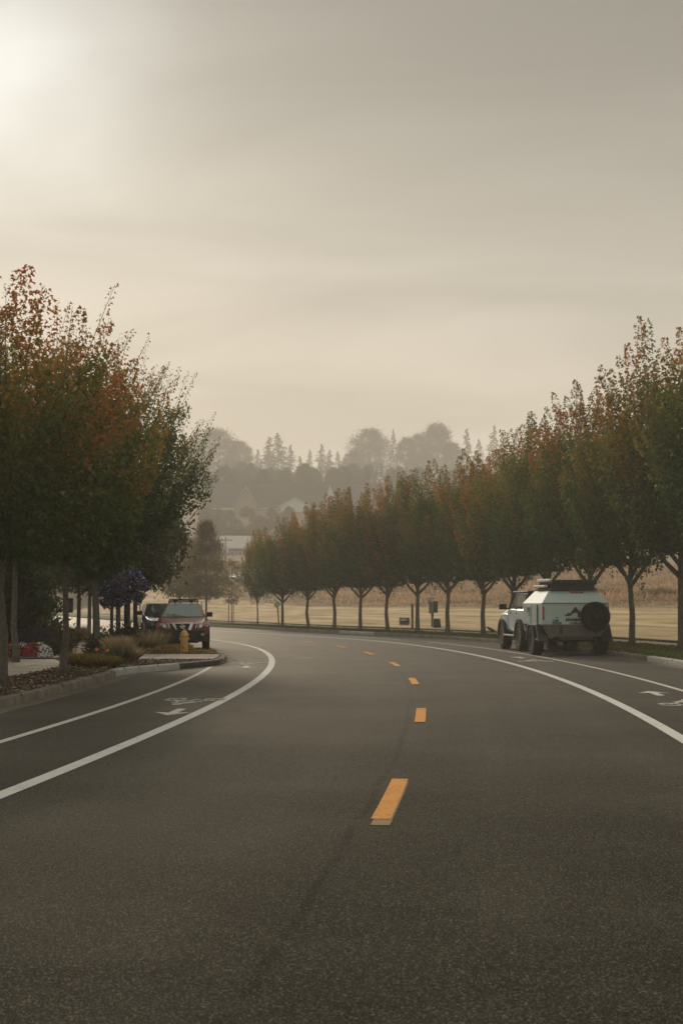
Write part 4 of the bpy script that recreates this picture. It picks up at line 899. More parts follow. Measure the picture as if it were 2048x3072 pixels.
suv('parked_car', 'black and silver car half hidden behind the maroon off-road wagon', (px(374, 62.5), 62.3, 0), PI + R(12), 'blackpaint', offroad=False)
for x, Y, lb, p in ((518, 232, 'pale car glinting in the sun beyond the dry lawn, the left one', 'silverpaint'), (551, 236, 'pale car glinting in the sun beyond the dry lawn, the right one', 'whitepaint')):
    X = px(x, Y); suv('distant_car', lb, (X, Y, tz(X, Y)), R(200 if x < 530 else 150), p, offroad=False, group='distant cars beyond the lawn')

# off-roader towing the trailer ---------------------------------------------------
AX = ch(50) + .012
def offroader(loc, rz):
    t = thing('off_road_vehicle', 'white boxy off-road vehicle with black top hitched to the white trailer', 'car', loc, rz)
    m = MB()
    m.loft([sec(-2.15, .78, .86, .85, .66, 1.2, 1.42, .04), sec(-2.05, .80, .89, .87, .62, 1.25, 1.44, .04), sec(.70, .80, .89, .87, .62, 1.25, 1.45, .04), sec(.85, .80, .89, .85, .62, 1.25, 1.44, .05), sec(1.9, .78, .87, .80, .66, 1.2, 1.34, .06), sec(2.15, .74, .84, .76, .7, 1.15, 1.28, .08)])
    m.build('body', M['whitepaint'], t, smooth=True, sharp=30)
    # front wings bulge
    for s in (-1, 1):
        m = MB(); m.loft([[(s * x, y, z) for x, z in P] for y, P in ((.72, [(.84, .80), (.91, .85), (.90, 1.24), (.78, 1.30)]), (1.0, [(.84, .95), (.945, 1.02), (.93, 1.26), (.78, 1.36)]), (1.9, [(.84, .95), (.945, 1.02), (.92, 1.22), (.76, 1.32)]), (2.12, [(.80, .90), (.87, .95), (.85, 1.16), (.74, 1.22)]))])
        m.build('front_wing', M['whitepaint'], t, smooth=True)
        for y in (1.45, -1.35):
            m = MB(); n_ = 14; r0, r1 = .50, .60
            for k in range(n_):
                a0, a1 = PI * k / n_, PI * (k + 1) / n_
                m.prism([(s * .82, y + r0 * math.cos(a0), .50 + r0 * math.sin(a0)), (s * .82, y + r1 * math.cos(a0), .50 + r1 * math.sin(a0)), (s * .82, y + r1 * math.cos(a1), .50 + r1 * math.sin(a1)), (s * .82, y + r0 * math.cos(a1), .50 + r0 * math.sin(a1))], (s * .19, 0, 0))
            m.build('wheel_arch', M['blackplastic'], t)
            wheel(t, s * .83, y, .49, .33, s=s, spokes=8)
        m = MB(); m.box((s * .96, .02, .52), (.16, 1.7, .06)); m.build('side_step', M['alloy'], t, bevel=.015)
        m = MB(); m.box((s * .80, -2.16, 1.20), (.16, .08, .40)); m.build('tail_light', M['redlens'], t, bevel=.02)
        m = MB(); m.box((s * 1.10, .62, 1.52), (.26, .12, .20)); m.tube([(s * .87, .62, 1.44), (s * 1.0, .62, 1.48)], .03, 6); m.build('wing_mirror', M['blackplastic'], t, bevel=.04, smooth=True)
        m = MB(); m.box((s * .892, -.62, 1.30), (.02, .16, .035)); m.box((s * .892, .35 - 1.0 + .95, 1.30), (.02, .16, .035)); m.build('door_handle', M['blackplastic'], t)
        # pillars and glass of the front half
        m = MB(); m.tube([(s * .84, .72, 1.43), (s * .74, .30, 2.0)], .045, 6); m.tube([(s * .85, -.42, 1.43), (s * .77, -.46, 2.0)], .05, 6); m.build('pillar', M['blackpaint'], t)
        m = MB(); m.prism([(s * .845, .66, 1.45), (s * .845, -.38, 1.45), (s * .765, -.42, 1.98), (s * .75, .30, 1.98)], (s * .006, 0, 0)); m.build('door_window', M['clearglass'], t)
        m = MB(); m.prism([(s * .862, -.60, 1.52), (s * .862, -1.9, 1.52), (s * .80, -1.85, 1.92), (s * .80, -.62, 1.92)], (s * .014, 0, 0)); m.build('rear_side_window', M['darkglass'], t)
    m = MB(); m.add([(-.85, -2.12, 1.43), (.85, -2.12, 1.43), (.85, -.5, 1.43), (-.85, -.5, 1.43), (-.78, -2.02, 2.0), (.78, -2.02, 2.0), (.78, -.5, 2.0), (-.78, -.5, 2.0)], [(0, 3, 2, 1), (4, 5, 6, 7), (0, 1, 5, 4), (1, 2, 6, 5), (2, 3, 7, 6), (3, 0, 4, 7)]); m.build('hard_top', M['blackplastic'], t, bevel=.03)
    m = MB(); m.box((0, -.86, 2.03), (1.60, 2.40, .07)); m.build('roof', M['blackplastic'], t, bevel=.03)
    m = MB(); m.prism([(-.80, .72, 1.45), (.80, .72, 1.45), (.72, .32, 1.99), (-.72, .32, 1.99)], (0, .012, 0)); m.build('windscreen', M['clearglass'], t)
    m = MB(); quadpanel(m, [(-.72, -2.11, 1.50), (.72, -2.11, 1.50), (.68, -2.04, 1.94), (-.68, -2.04, 1.94)], 0, .01); m.build('rear_window', M['darkglass'], t)
    m = MB(); m.box((0, -2.25, .74), (1.75, .2, .22)); m.box((0, -2.36, .60), (.1, .3, .1)); m.build('rear_bumper', M['blackmetal'], t, bevel=.02)
    m = MB(); m.box((0, 2.25, .74), (1.7, .25, .24)); m.build('front_bumper', M['blackmetal'], t, bevel=.03)
    m = MB(); m.box((0, 2.13, 1.08), (1.5, .06, .25)); m.build('grille', M['blackplastic'], t, bevel=.02)
    m = MB(); m.box((0, 0, .62), (.9, 3.9, .16)); 
    for y in (1.45, -1.35): m.tube([(-.75, y, .46), (.75, y, .46)], .06, 8)
    m.build('chassis', M['blackmetal'], t)
    m = MB()
    for s in (-1, 1):
        m.box((s * .38, -.05, 1.62), (.42, .14, .62)); 
    m.build('seat', M['blackplastic'], t, bevel=.05)
    return t
m_, nt, N, L = nodes('clear_glass'); o_ = N.new('ShaderNodeOutputMaterial'); a_ = N.new('ShaderNodeBsdfTransparent'); a_.inputs[0].default_value = (.72, .74, .70, 1); g_ = N.new('ShaderNodeBsdfGlossy'); g_.inputs['Roughness'].default_value = .05
x_ = N.new('ShaderNodeMixShader'); x_.inputs[0].default_value = .14; L.new(a_.outputs[0], x_.inputs[1]); L.new(g_.outputs[0], x_.inputs[2]); L.new(x_.outputs[0], o_.inputs[0]); M['clearglass'] = m_
TX, TY = 7.28, 46.2            # trailer rear centre on the ground
fw = Vector((-math.sin(AX), math.cos(AX)))
offroader((TX + fw.x * 6.15 + .30, TY + fw.y * 6.15, 0), AX - .015)

def text_mesh(txt, size, mat, parent, loc, rot, name, shear=0, sx=1, ext=.002):
    c = D.curves.new('lettering', 'FONT'); c.body = txt; c.size = size; c.extrude = ext; c.align_x = 'LEFT'; c.shear = shear; c.offset = .006 * size / .1 if size > .05 else 0
    o = D.objects.new('lettering', c); COL.objects.link(o); bpy.context.view_layer.update()
    me = D.meshes.new_from_object(o.evaluated_get(bpy.context.evaluated_depsgraph_get())); D.objects.remove(o)
    ob = link(name, me, mat, parent); ob.location = loc; ob.rotation_euler = rot; ob.scale = (sx, 1, 1); return ob

def trailer(loc, rz):
    t = thing('camper_trailer', 'white angular off-road camper trailer with a rear spare wheel and mountain logo', 'trailer', loc, rz)
    W, Lg, zb, zm, zt = 1.06, 2.75, .97, 1.64, 2.03
    m = MB(); ring = lambda y, hw, z: [(-hw, y, z), (hw, y, z)]
    vs = [(-W, 0, zb), (W, 0, zb), (W, Lg, zb), (-W, Lg, zb), (-W, 0, zm), (W, 0, zm), (W, Lg, zm), (-W, Lg, zm), (-.77, .30, zt), (.77, .30, zt), (.77, Lg - .5, zt), (-.77, Lg - .5, zt)]
    fs = [(0, 3, 2, 1), (0, 1, 5, 4), (1, 2, 6, 5), (2, 3, 7, 6), (3, 0, 4, 7), (4, 5, 9, 8), (5, 6, 10, 9), (6, 7, 11, 10), (7, 4, 8, 11), (8, 9, 10, 11)]
    m.add(vs, fs); m.build('body', M['trailerwhite'], t, bevel=.015)
    m = MB(); q = .22
    m.add([(-.84, .05, .60), (.80, .05, .60), (.80, Lg, .60), (-.84, Lg, .60), (-W + .01, -.005, zb - .004), (W - .01, -.005, zb - .004), (W - .01, Lg, zb - .004), (-W + .01, Lg, zb - .004)], [(0, 3, 2, 1), (4, 5, 6, 7), (0, 1, 5, 4), (1, 2, 6, 5), (2, 3, 7, 6), (3, 0, 4, 7)])
    m.build('lower_panel', M['trailergrey'], t, bevel=.01)
    m = MB(); m.box((0, -.012, zm + .004), (2 * W + .03, .03, .022)); m.box((0, -.014, zb), (2 * W + .01, .02, .025)); m.build('seam_trim', M['trailergrey'], t)
    m = MB(); m.box((.10, .225, 1.98), (.42, .03, .03), Matrix.Rotation(R(-38), 3, 'X')); m.build('brake_light', M['redlens'], t)
    m = MB(); m.box((-W + .035, -.018, 1.33), (.055, .03, .42)); m.build('corner_light', M['redlens'], t, bevel=.01)
    m = MB(); m.box((W - .035, -.018, 1.28), (.055, .03, .5)); m.build('corner_light', M['redlens'], t, bevel=.01)
    m = MB(); m.box((-.45, -.02, .80), (.06, .05, .21)); m.box((.62, -.02, .80), (.06, .05, .21)); m.build('latch', M['blackmetal'], t)
    # fenders
    for s in (-1, 1):
        m = MB(); y0 = .95
        m.prism([(s * .86, y0 - .95, .46), (s * .86, y0 - .62, .98), (s * .86, y0 + .62, .98), (s * .86, y0 + .95, .46), (s * .86, y0 + .80, .46), (s * .86, y0 + .50, .93), (s * .86, y0 - .50, .93), (s * .86, y0 - .80, .46)], (s * .32, 0, 0)); m.build('fender', M['blackmetal'], t, bevel=.01)
        wheel(t, s * 1.04, y0, .47, .33, s=s, rim='blackmetal', spokes=8)
        # side door, window, trim
        m = MB(); m.box((s * (W + .008), 1.85, 1.28), (.02, .62, .60)); d = m.build('side_door', M['trailerwhite'], t, bevel=.008)
        m = MB(); m.box((s * (W + .022), 1.85, 1.38), (.015, .36, .26)); m.build('window', M['darkglass'], d)
        m = MB(); m.box((s * (W + .012), .62, 1.28), (.025, .10, .62)); m.box((s * (W + .02), .62, 1.28), (.03, .03, .5)); m.build('side_vent', M['trailergrey'], t)
        m = MB(); m.box((s * (W + .05), .42, .52), (.12, .5, .05)); m.build('side_step', M['alloy'], t)
    # spare wheel on the tail
    m = MB(); r = .45; m.lathe([(.001, -.02), (r * .3, -.02), (r * .34, -.0), (r * .62, .01), (r * .70, -.03), (r * .93, -.03), (r, .03), (r, .22), (r * .9, .27), (.001, .27)], 40, 'y', c=(0, -.29, 0))
    sp = m.build('spare_wheel', M['rubber'], t, smooth=True, sharp=40); sp.location = (.58, -.0, 1.23)
    m = MB()
    for k in range(5): a = k * 2 * PI / 5; m.lathe([(.001, -.335), (.014, -.33), (.014, -.30)], 8, 'y', c=(.07 * math.cos(a), 0, .07 * math.sin(a)))
    m.lathe([(.001, -.345), (.035, -.34), (.04, -.30)], 12, 'y'); m.build('wheel_hub', M['blackmetal'], sp)
    m = MB()
    for k in range(40): a = k * 2 * PI / 40; m.box((math.cos(a) * .452, -.16, math.sin(a) * .452), (.012, .2, .035), Matrix.Rotation(-a, 3, 'Y'))
    m.build('tread', M['rubber'], sp)
    # registration plate: pale with blue skyline band and red mark above
    m = MB(); m.box((-.60, -.02, 1.07), (.31, .012, .15)); pl = m.build('registration_plate', pr('plate_face', (.45, .47, .46), .5), t)
    m = MB(); m.box((-.60, -.029, 1.03), (.29, .006, .06)); m.build('plate_band', pr('plate_blue', (.03, .14, .2), .5), pl)
    text_mesh('C7390', .075, pr('plate_ink', (.02, .025, .08), .5), pl, (-.735, -.032, 1.075), (R(90), 0, 0), 'plate_lettering')
    m = MB(); m.box((-.60, -.02, 1.185), (.05, .03, .035)); m.build('plate_lamp', M['redlens'], t)
    # mountain logo and lettering
    ink = pr('dark_ink', (.022, .022, .02), .5)
    P = [(-.38, 1.275), (-.33, 1.285), (-.29, 1.29), (-.255, 1.32), (-.235, 1.36), (-.20, 1.325), (-.165, 1.34), (-.12, 1.40), (-.06, 1.475), (-.01, 1.545), (.05, 1.47), (.12, 1.40), (.20, 1.345), (.26, 1.29), (.20, 1.285), (.14, 1.20), (.07, 1.20), (.055, 1.27), (.06, 1.34), (.0, 1.35), (-.06, 1.33), (-.11, 1.31), (-.14, 1.265), (-.20, 1.245), (-.29, 1.245)]
    m = MB(); m.prism([(x, -.006, z) for x, z in P], (0, -.006, 0)); m.build('mountain_logo', ink, t)
    text_mesh('MAMMOTH', .125, ink, t, (-.33, -.006, 1.085), (R(90), 0, 0), 'lettering', .15, 1.22)
    text_mesh('OVERLAND', .075, ink, t, (-.19, -.006, .995), (R(90), 0, 0), 'lettering', 0, 1.25, .001)
    # roof: cross bars, awning, tent
    m = MB(); m.box((.0, 1.2, 2.07), (1.50, 2.0, .06)); 
    for y in (.35, 1.2, 2.1): m.box((0, y, 2.15), (1.40, .06, .16))
    m.build('roof_rack', M['blackmetal'], t, bevel=.01)
    m = MB(); m.box((.04, 1.15, 2.30), (1.42, 1.9, .15)); tn = m.build('roof_tent', M['blackplastic'], t, bevel=.025)
    m = MB(); m.box((-.70, 1.15, 2.36), (.10, 1.7, .09)); m.box((-.80, 1.3, 2.17), (.12, 1.5, .08)); m.build('awning', M['palewhite'], tn, bevel=.02)
    # chassis, axle, stabiliser jacks, drawbar
    m = MB(); m.box((0, 1.3, .55), (1.1, 2.5, .10)); m.tube([(-.95, .95, .47), (.95, .95, .47)], .05, 8)
    for s in (-1, 1):
        m.tube([(s * .55, .2, .60), (s * .75, .25, .40)], .045, 6); m.box((s * .70, .6, .42), (.12, .5, .10), Matrix.Rotation(.3, 3, 'X'))
        m.tube([(s * .5, Lg - .2, .56), (0, Lg + 1.25, .58)], .045, 6)
    m.build('chassis', M['blackmetal'], t)
    m = MB(); m.tube([(.12, Lg + .9, .1), (.12, Lg + .9, .8)], .035, 8); m.lathe([(.001, .2), (.1, .2), (.1, .0), (.001, 0)], 10, c=(.12, Lg + .9, 0)); m.build('jockey_wheel', M['blackmetal'], t)
    return t
trailer((TX, TY, 0), AX - .015)

# ------------------------------------------------------------------ street furniture
t = thing('fire_hydrant', 'orange-yellow fire hydrant in front of the maroon vehicle', 'hydrant', (px(425.5, 45.0), 44.9, .138))
m = MB(); m.lathe([(.165, 0), (.165, .03), (.115, .035), (.108, .10), (.108, .30), (.116, .31), (.116, .35), (.108, .36), (.108, .50), (.14, .51), (.14, .545), (.122, .56), (.10, .62), (.06, .67), (.028, .69), (.028, .73), (.001, .735)], 20); m.build('barrel', M['hydrant'], t, smooth=True)
for s in (-1, 1): m = MB(); m.lathe([(.042, .09), (.042, .12), (.05, .12), (.05, .14), (.015, .145), (.015, .16), (.001, .16)], 12, 'x'); o = m.build('side_outlet', M['hydrant'], t); o.location = (0, 0, .43); o.rotation_euler = (0, 0, 0 if s > 0 else PI)
m = MB(); m.lathe([(.07, -.09), (.07, -.13), (.085, -.13), (.085, -.165), (.02, -.17), (.001, -.19)], 14, 'y'); o = m.build('pumper_outlet', M['hydrant'], t); o.location = (0, 0, .36)
# lamp post with hanging flower baskets
t = thing('street_lamp', 'thick black lamp post carrying the purple flower baskets', 'street lamp', (px(293.5, 48.5), 48.5, .138))
m = MB(); m.lathe([(.20, 0), (.20, .35), (.13, .42), (.105, .6), (.10, 2.6), (.075, 3.9), (.06, 4.1)], 16); m.build('post', M['blackmetal'], t, smooth=True)
m = MB(); m.tube([(-.85, 0, 3.05), (0, 0, 3.15), (.55, 0, 3.05)], .022, 6); m.build('bracket', M['blackmetal'], t)
m = MB(); m.lathe([(.06, 4.1), (.16, 4.2), (.2, 4.6), (.24, 4.62), (.05, 4.85), (.001, 4.9)], 14); m.build('lantern', M['blackmetal'], t, smooth=True)
t = thing('street_lamp', 'thin black post with a bulbous foot left of the flower basket lamp', 'street lamp', (px(258.5, 47.5), 47.5, .138))
m = MB(); m.lathe([(.14, 0), (.14, .12), (.11, .25), (.07, .42), (.055, .5), (.05, 2.6), (.04, 2.9)], 14); m.build('post', M['blackmetal'], t, smooth=True)
m = MB(); m.tube([(0, 0, 2.8), (.2, 0, 3.0), (.5, 0, 3.02)], .02, 6); m.build('bracket', M['blackmetal'], t)
def basket(x, Y, z, rx, rz_, lb, seed):
    root = thing('flower_basket', lb, 'flower basket', (px(x, Y), Y, z), 0, 'purple hanging flower baskets'); rng = np.random.default_rng(seed)
    m = MB(); m.sphere((0, 0, -.12), .24, 14, 8, (1, 1, .7)); m.tube([(0, 0, 0), (0, 0, .62)], .012, 5); m.build('basket', M['blackplastic'], root)
    def cloud(n, s, mat, nm, sh, r0, hb):
        a = rng.uniform(0, 2 * PI, n); c = rng.uniform(-.85, 1, n); st = np.sqrt(1 - c * c); r = rng.uniform(r0, 1.03, n) * (1 + .1 * np.sin(a * 3) + .08 * np.sin(a * 7 + c * 5))
        P = np.stack([rx * r * st * np.cos(a), rx * .8 * r * st * np.sin(a), rz_ * r * c - .1 * (c < -.3)], 1)
        link(nm, poly_mesh_np(nm, leaf_verts(P, nrm(P) + rng.normal(0, .6, P.shape), s * rng.uniform(.6, 1.2, n), sh, rng), len(sh), {'hue': np.clip(rng.normal(hb, .25, n), 0, 1)}), mat, root)
    cloud(3400, .09, M['green'], 'foliage', OVAL, .5, .3); cloud(2200, .07, M['purple'], 'flowers', DISC, .85, .5)
basket(298, 48.2, 2.20, .52, .50, 'larger purple flower basket on the right of the lamp post', 1); basket(258, 47.6, 1.98, .40, .42, 'smaller purple flower basket hanging lower on the left', 2)
# dark green cylinder cabinet
t = thing('utility_cabinet', 'dark green utility cabinet with pale lid beside the left pavement', 'utility cabinet', (px(160, 50) , 50.0, .138))
m = MB(); m.box((0, 0, .32), (.34, .34, .64)); m.build('housing', M['boxgreen'], t, bevel=.03); m = MB(); m.box((0, 0, .665), (.38, .38, .045)); m.build('lid', M['palewhite'], t, bevel=.015)
t = thing('post_box', 'tall dark green post beyond the slim left maple', 'post', (px(157, 62), 62, .138)); m = MB(); m.box((0, 0, .8), (.07, .07, 1.6)); m.build('post', M['boxgreen'], t); m = MB(); m.box((.05, 0, 1.42), (.34, .25, .62)); m.build('box', M['boxgreen'], t, bevel=.03)
# political yard sign
Ys = 84.5; t = thing('yard_sign', 'small blue and red yard sign on the dry lawn between two maples', 'sign', (px(930.5, Ys), Ys + 1.5, .2), R(-3))
m = MB(); m.box((0, 0, .47), (.585, .012, .30)); bl = m.build('blue_panel', M['signblue'], t); m = MB(); m.box((0, 0, .265), (.585, .012, .105)); m.build('red_band', M['signred'], t)
m = MB(); m.box((0, 0, .19), (.585, .011, .045)); m.build('white_band', M['signwhite'], t)
m = MB()
for s in (-1, 1): m.tube([(s * .2, .012, -.05), (s * .2, .012, .6)], .006, 5)
m.build('wire_frame', M['alloy'], t)
text_mesh('tullios', .19, M['signwhite'], bl, (-.25, -.012, .45), (R(90), 0, 0), 'lettering', 0, .88)
# utility pedestal pair
Yp = 83.5; X = px(1000, Yp)
t = thing('meter_pedestal', 'grey-green electric meter box on a post in the dry lawn', 'utility box', (X, Yp + 3, .2), R(15))
m = MB(); m.box((0, .05, .5), (.12, .12, 1.0)); m.build('post', M['wood'], t); m = MB(); m.box((-.08, 0, 1.32), (.24, .22, .92)); m.build('meter_box', M['boxgrey'], t, bevel=.02)
m = MB(); m.lathe([(.1, -.13), (.1, -.2), (.07, -.23), (.001, -.235)], 14, 'y', c=(-.12, 0, 1.62)); m.build('meter_dial', M['palewhite'], t); m = MB(); m.box((.17, 0, 1.24), (.24, .24, .68)); m.build('switch_box', M['boxgreen'], t, bevel=.02)
m = MB(); m.box((-.22, 0, 1.66), (.1, .2, .3)); m.build('side_cover', M['palewhite'], t)
t = thing('cable_pedestal', 'low dark green tapered box right below the grey meter box', 'utility box', (px(1006.5, Yp), Yp + 1.5, .17)); m = MB(); m.add([(-.27, -.2, 0), (.30, -.2, 0), (.30, .2, 0), (-.27, .2, 0), (-.22, -.16, .12), (.22, -.16, .12), (.22, .16, .12), (-.22, .16, .12), (-.20, -.15, .60), (.17, -.15, .60), (.17, .15, .60), (-.20, .15, .60)],
   [(0, 3, 2, 1), (0, 1, 5, 4), (1, 2, 6, 5), (2, 3, 7, 6), (3, 0, 4, 7), (4, 5, 9, 8), (5, 6, 10, 9), (6, 7, 11, 10), (7, 4, 8, 11), (8, 9, 10, 11)]); m.build('housing', M['boxgreen'], t, bevel=.012)
m = MB(); m.box((-.015, -.176, .36), (.28, .012, .36)); m.build('door', M['boxgreen'], t)
t = thing('wooden_post', 'weathered post standing just left of the maple by the yard sign', 'post', (px(947.5, 84), 84.8, .15)); m = MB(); m.box((0, 0, .7), (.13, .13, 1.4)); m.build('post', M['wood'], t, bevel=.01); m = MB(); m.box((0, 0, 1.42), (.16, .16, .05)); m.build('cap', M['wood'], t)
# tilted information panel
t = thing('information_panel', 'white tilted panel on a slanting post beside the bend maple', 'sign', (px(641, 98.5), 98.5, .15)); m = MB(); m.tube([(0, 0, 0), (-.09, 0, 1.25)], .05, 6); m.build('post', M['wood'], t)
m = MB(); m.box((-.12, -.02, 1.42), (.36, .05, .42), Matrix.Rotation(R(35), 3, 'Y')); m.build('panel', M['palewhite'], t)
t = thing('marker_post', 'slim green marker post on the lawn across the bend', 'post', (px(462, 132), 132, tz(px(462, 132), 132))); m = MB(); m.box((0, 0, .45), (.15, .06, .95)); m.build('post', M['boxgrey'], t, bevel=.01); m = MB(); m.box((0, -.035, .78), (.13, .012, .2)); m.build('reflector', M['palewhite'], t)
t = thing('sign_post', 'thin wooden sign post left of the black car', 'post', (px(323, 92), 92, .14)); m = MB(); m.tube([(0, 0, 0), (0, 0, 2.1)], .045, 6); m.build('post', M['wood'], t); m = MB(); m.box((0, -.05, 2.0), (.09, .02, .2)); m.build('tag_plate', M['palewhite'], t)

# crow --------------------------------------------------------------------------
Yc = 74.6; t = thing('crow', 'black crow on the grass verge left of the parked off-roader', 'bird', (px(1126, Yc), Yc, .14), R(90 + 12))
sk = D.meshes.new('body'); vv = [(0, 0, .19), (0, -.10, .165), (0, .09, .235), (0, .15, .29), (0, .195, .315), (0, .24, .305), (0, -.19, .12), (0, -.30, .07)]
sk.from_pydata(vv, [(0, 1), (0, 2), (2, 3), (3, 4), (4, 5), (1, 6), (6, 7)], [])
o = link('body', sk, M['feather'], t); md = o.modifiers.new('skin', 'SKIN'); sk2 = o.data
rad = [.085, .072, .07, .045, .05, .026, .045, .02]
for i, r in enumerate(rad): o.data.skin_vertices[0].data[i].radius = (r * (1 if i < 6 else 1.2), r * (1 if i < 6 else .5))
o.data.skin_vertices[0].data[0].use_root = True
s_ = o.modifiers.new('sub', 'SUBSURF'); s_.levels = 2; s_.render_levels = 2
m = MB(); m.lathe([(.018, 0), (.014, .03), (.001, .075)], 8, 'y', c=(0, .245, .305)); m.build('beak', M['blackmetal'], t)
for s in (-1, 1):
    m = MB(); m.tube([(s * .035, .0, .12), (s * .035, .01, .06), (s * .035, -.005, 0)], [.014, .008, .006], 6); m.tube([(s * .035, -.02, .004), (s * .035, .05, .004)], .006, 5); m.build('leg', M['blackmetal'], t)
    m = MB(); m.prism([(s * .075, .06, .24), (s * .088, -.05, .215), (s * .06, -.24, .115), (s * .045, -.20, .10), (s * .08, -.02, .14), (s * .075, .06, .17)], (s * .012, 0, 0)); m.build('wing', M['feather'], t)

# ------------------------------------------------------------------ world, sun, haze, camera
AZ, EL = R(-13.6), R(20.0)
sv = Vector((math.sin(AZ) * math.cos(EL), math.cos(AZ) * math.cos(EL), math.sin(EL)))
w = D.worlds.new('World'); SC.world = w; w.use_nodes = True; nt = w.node_tree; N = nt.nodes; L = nt.links; N.clear()
out = N.new('ShaderNodeOutputWorld'); bg1 = N.new('ShaderNodeBackground'); bg2 = N.new('ShaderNodeBackground'); ad = N.new('ShaderNodeAddShader')
skyt = N.new('ShaderNodeTexSky'); skyt.sky_type = 'NISHITA'; skyt.sun_disc = False; skyt.sun_elevation = EL; skyt.sun_rotation = AZ; skyt.dust_density = 1; skyt.air_density = 1.5
L.new(skyt.outputs[0], bg1.inputs[0]); bg1.inputs[1].default_value = .006
tc = N.new('ShaderNodeTexCoord'); sp = N.new('ShaderNodeSeparateXYZ'); L.new(tc.outputs['Generated'], sp.inputs[0])
cr = N.new('ShaderNodeValToRGB'); e = cr.color_ramp.elements; e[0].position = 0; e[0].color = (.80, .715, .605, 1); e[1].position = 1; e[1].color = (.70, .68, .62, 1)
for p, c in ((.08, (.77, .69, .585)), (.14, (.63, .565, .475)), (.20, (.51, .463, .392)), (.27, (.365, .336, .282)), (.33, (.225, .21, .175)), (.42, (.19, .178, .15)), (.60, (.58, .555, .49))):  # topmost stops, out of view, are brightened to light the scene from above
    x = e.new(p); x.color = (*c, 1)
L.new(sp.outputs[2], cr.inputs[0])
def M2(op, a, b=None):
    n = N.new('ShaderNodeMath'); n.operation = op
    for i, x in enumerate((a, b)):
        if x is None: continue
        if isinstance(x, (int, float)): n.inputs[i].default_value = x
        else: L.new(x, n.inputs[i])
    return n.outputs[0]
# flat cloud sheet: project direction on a plane, stretched sideways
zz = M2('ADD', M2('MAXIMUM', sp.outputs[2], 0.0), .12); cu = M2('DIVIDE', sp.outputs[0], zz); cv = M2('DIVIDE', sp.outputs[1], zz)
cb = N.new('ShaderNodeCombineXYZ'); L.new(M2('MULTIPLY', cu, .55), cb.inputs[0]); L.new(M2('MULTIPLY', cv, .9), cb.inputs[1])
nz = N.new('ShaderNodeTexNoise'); nz.inputs['Scale'].default_value = 1.5; nz.inputs['Detail'].default_value = 5; nz.inputs['Roughness'].default_value = .5; nz.inputs['Distortion'].default_value = .6; L.new(cb.outputs[0], nz.inputs['Vector'])
cl = N.new('ShaderNodeMapRange'); cl.inputs[1].default_value = .36; cl.inputs[2].default_value = .66; cl.inputs[3].default_value = .80; cl.inputs[4].default_value = 1.15; L.new(nz.outputs[0], cl.inputs[0])
vd = N.new('ShaderNodeVectorMath'); vd.operation = 'DOT_PRODUCT'; vn = N.new('ShaderNodeVectorMath'); vn.operation = 'NORMALIZE'; L.new(tc.outputs['Generated'], vn.inputs[0]); L.new(vn.outputs[0], vd.inputs[0]); vd.inputs[1].default_value = sv
dt = M2('MAXIMUM', vd.outputs['Value'], 0.0)
sms = N.new('ShaderNodeMapRange'); sms.interpolation_type = 'SMOOTHSTEP'; sms.inputs[1].default_value = .9925; sms.inputs[2].default_value = 1.0015
n5 = N.new('ShaderNodeTexNoise'); n5.inputs['Scale'].default_value = 5.5; n5.inputs['Detail'].default_value = 2; L.new(vn.outputs[0], n5.inputs['Vector'])
L.new(M2('ADD', dt, M2('MULTIPLY', M2('SUBTRACT', n5.outputs[0], .5), .014)), sms.inputs[0])
core = M2('ADD', M2('MULTIPLY', M2('POWER', dt, 700.0), .06), M2('MULTIPLY', M2('MULTIPLY', M2('POWER', dt, 260.0), .42), M2('ADD', M2('MULTIPLY', M2('SUBTRACT', n5.outputs[0], .5), 4.0), 1.0))); wide = M2('MULTIPLY', M2('POWER', dt, 60.0), .16); broad = M2('MULTIPLY', M2('POWER', dt, 6.0), .03)
gl = M2('ADD', core, M2('ADD', wide, broad))
mul = N.new('ShaderNodeVectorMath'); mul.operation = 'SCALE'; L.new(cr.outputs[0], mul.inputs[0]); L.new(cl.outputs[0], mul.inputs['Scale'])
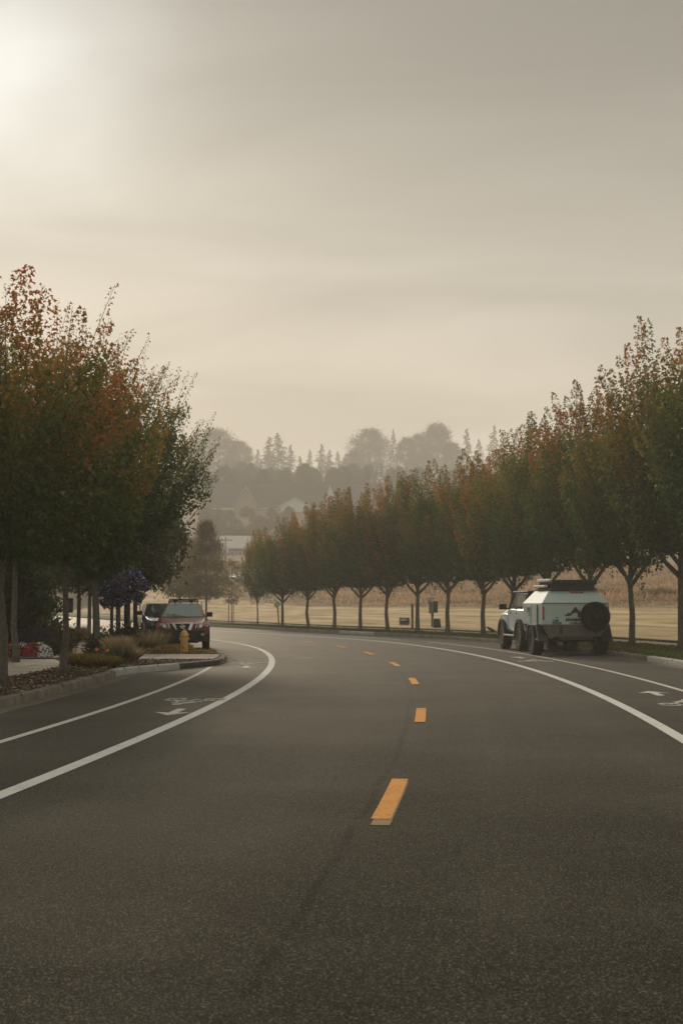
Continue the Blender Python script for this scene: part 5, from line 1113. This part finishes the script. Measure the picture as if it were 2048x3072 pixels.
gcol = N.new('ShaderNodeVectorMath'); gcol.operation = 'SCALE'; gcol.inputs[0].default_value = (.95, 1.0, 1.0); L.new(M2('MULTIPLY', gl, cl.outputs[0]), gcol.inputs['Scale'])
sm = N.new('ShaderNodeVectorMath'); sm.operation = 'ADD'; L.new(mul.outputs[0], sm.inputs[0]); L.new(gcol.outputs[0], sm.inputs[1])
L.new(sm.outputs[0], bg2.inputs[0]); bg2.inputs[1].default_value = .88
L.new(bg1.outputs[0], ad.inputs[0]); L.new(bg2.outputs[0], ad.inputs[1]); L.new(ad.outputs[0], out.inputs[0])
sl = D.lights.new('sun', 'SUN'); sl.energy = 2.3; sl.angle = R(11.0); sl.color = (1, .86, .68)
so = D.objects.new('sun', sl); COL.objects.link(so); so.rotation_euler = (-sv).to_track_quat('-Z', 'Y').to_euler(); so.location = (-20, 30, 40)
# haze
m = MB(); m.box((0, 610, 51), (1900, 1500, 106)); hz = D.materials.new('haze'); hz.use_nodes = True; hn = hz.node_tree; hn.nodes.clear()
ho = hn.nodes.new('ShaderNodeOutputMaterial'); hv = hn.nodes.new('ShaderNodeVolumePrincipled'); hv.inputs['Color'].default_value = (.97, .93, .86, 1); hv.inputs['Density'].default_value = .00102; hv.inputs['Anisotropy'].default_value = .15
hn.links.new(hv.outputs[0], ho.inputs['Volume']); tag(m.build('haze', hz), 'thin warm morning haze over the whole street', 'haze', kind='stuff')

cam = D.cameras.new('camera'); co = D.objects.new('camera', cam); COL.objects.link(co); SC.camera = co
cam.sensor_fit = 'VERTICAL'; cam.sensor_height = 36; cam.lens = 52.04; cam.clip_end = 3000; co.location = (0, 0, CAMH); co.rotation_euler = (PI / 2 + TILT, 0, 0)
cam.dof.use_dof = True; cam.dof.focus_distance = 17; cam.dof.aperture_fstop = 5.0
SC.view_settings.view_transform = 'Standard'; SC.view_settings.look = 'None'; SC.view_settings.exposure = .28; SC.view_settings.gamma = 1
c = SC.cycles; c.max_bounces = 6; c.diffuse_bounces = 3; c.glossy_bounces = 2; c.transparent_max_bounces = 8; c.transmission_bounces = 4; c.volume_bounces = 1; c.use_denoising = True
c.sample_clamp_indirect = 4
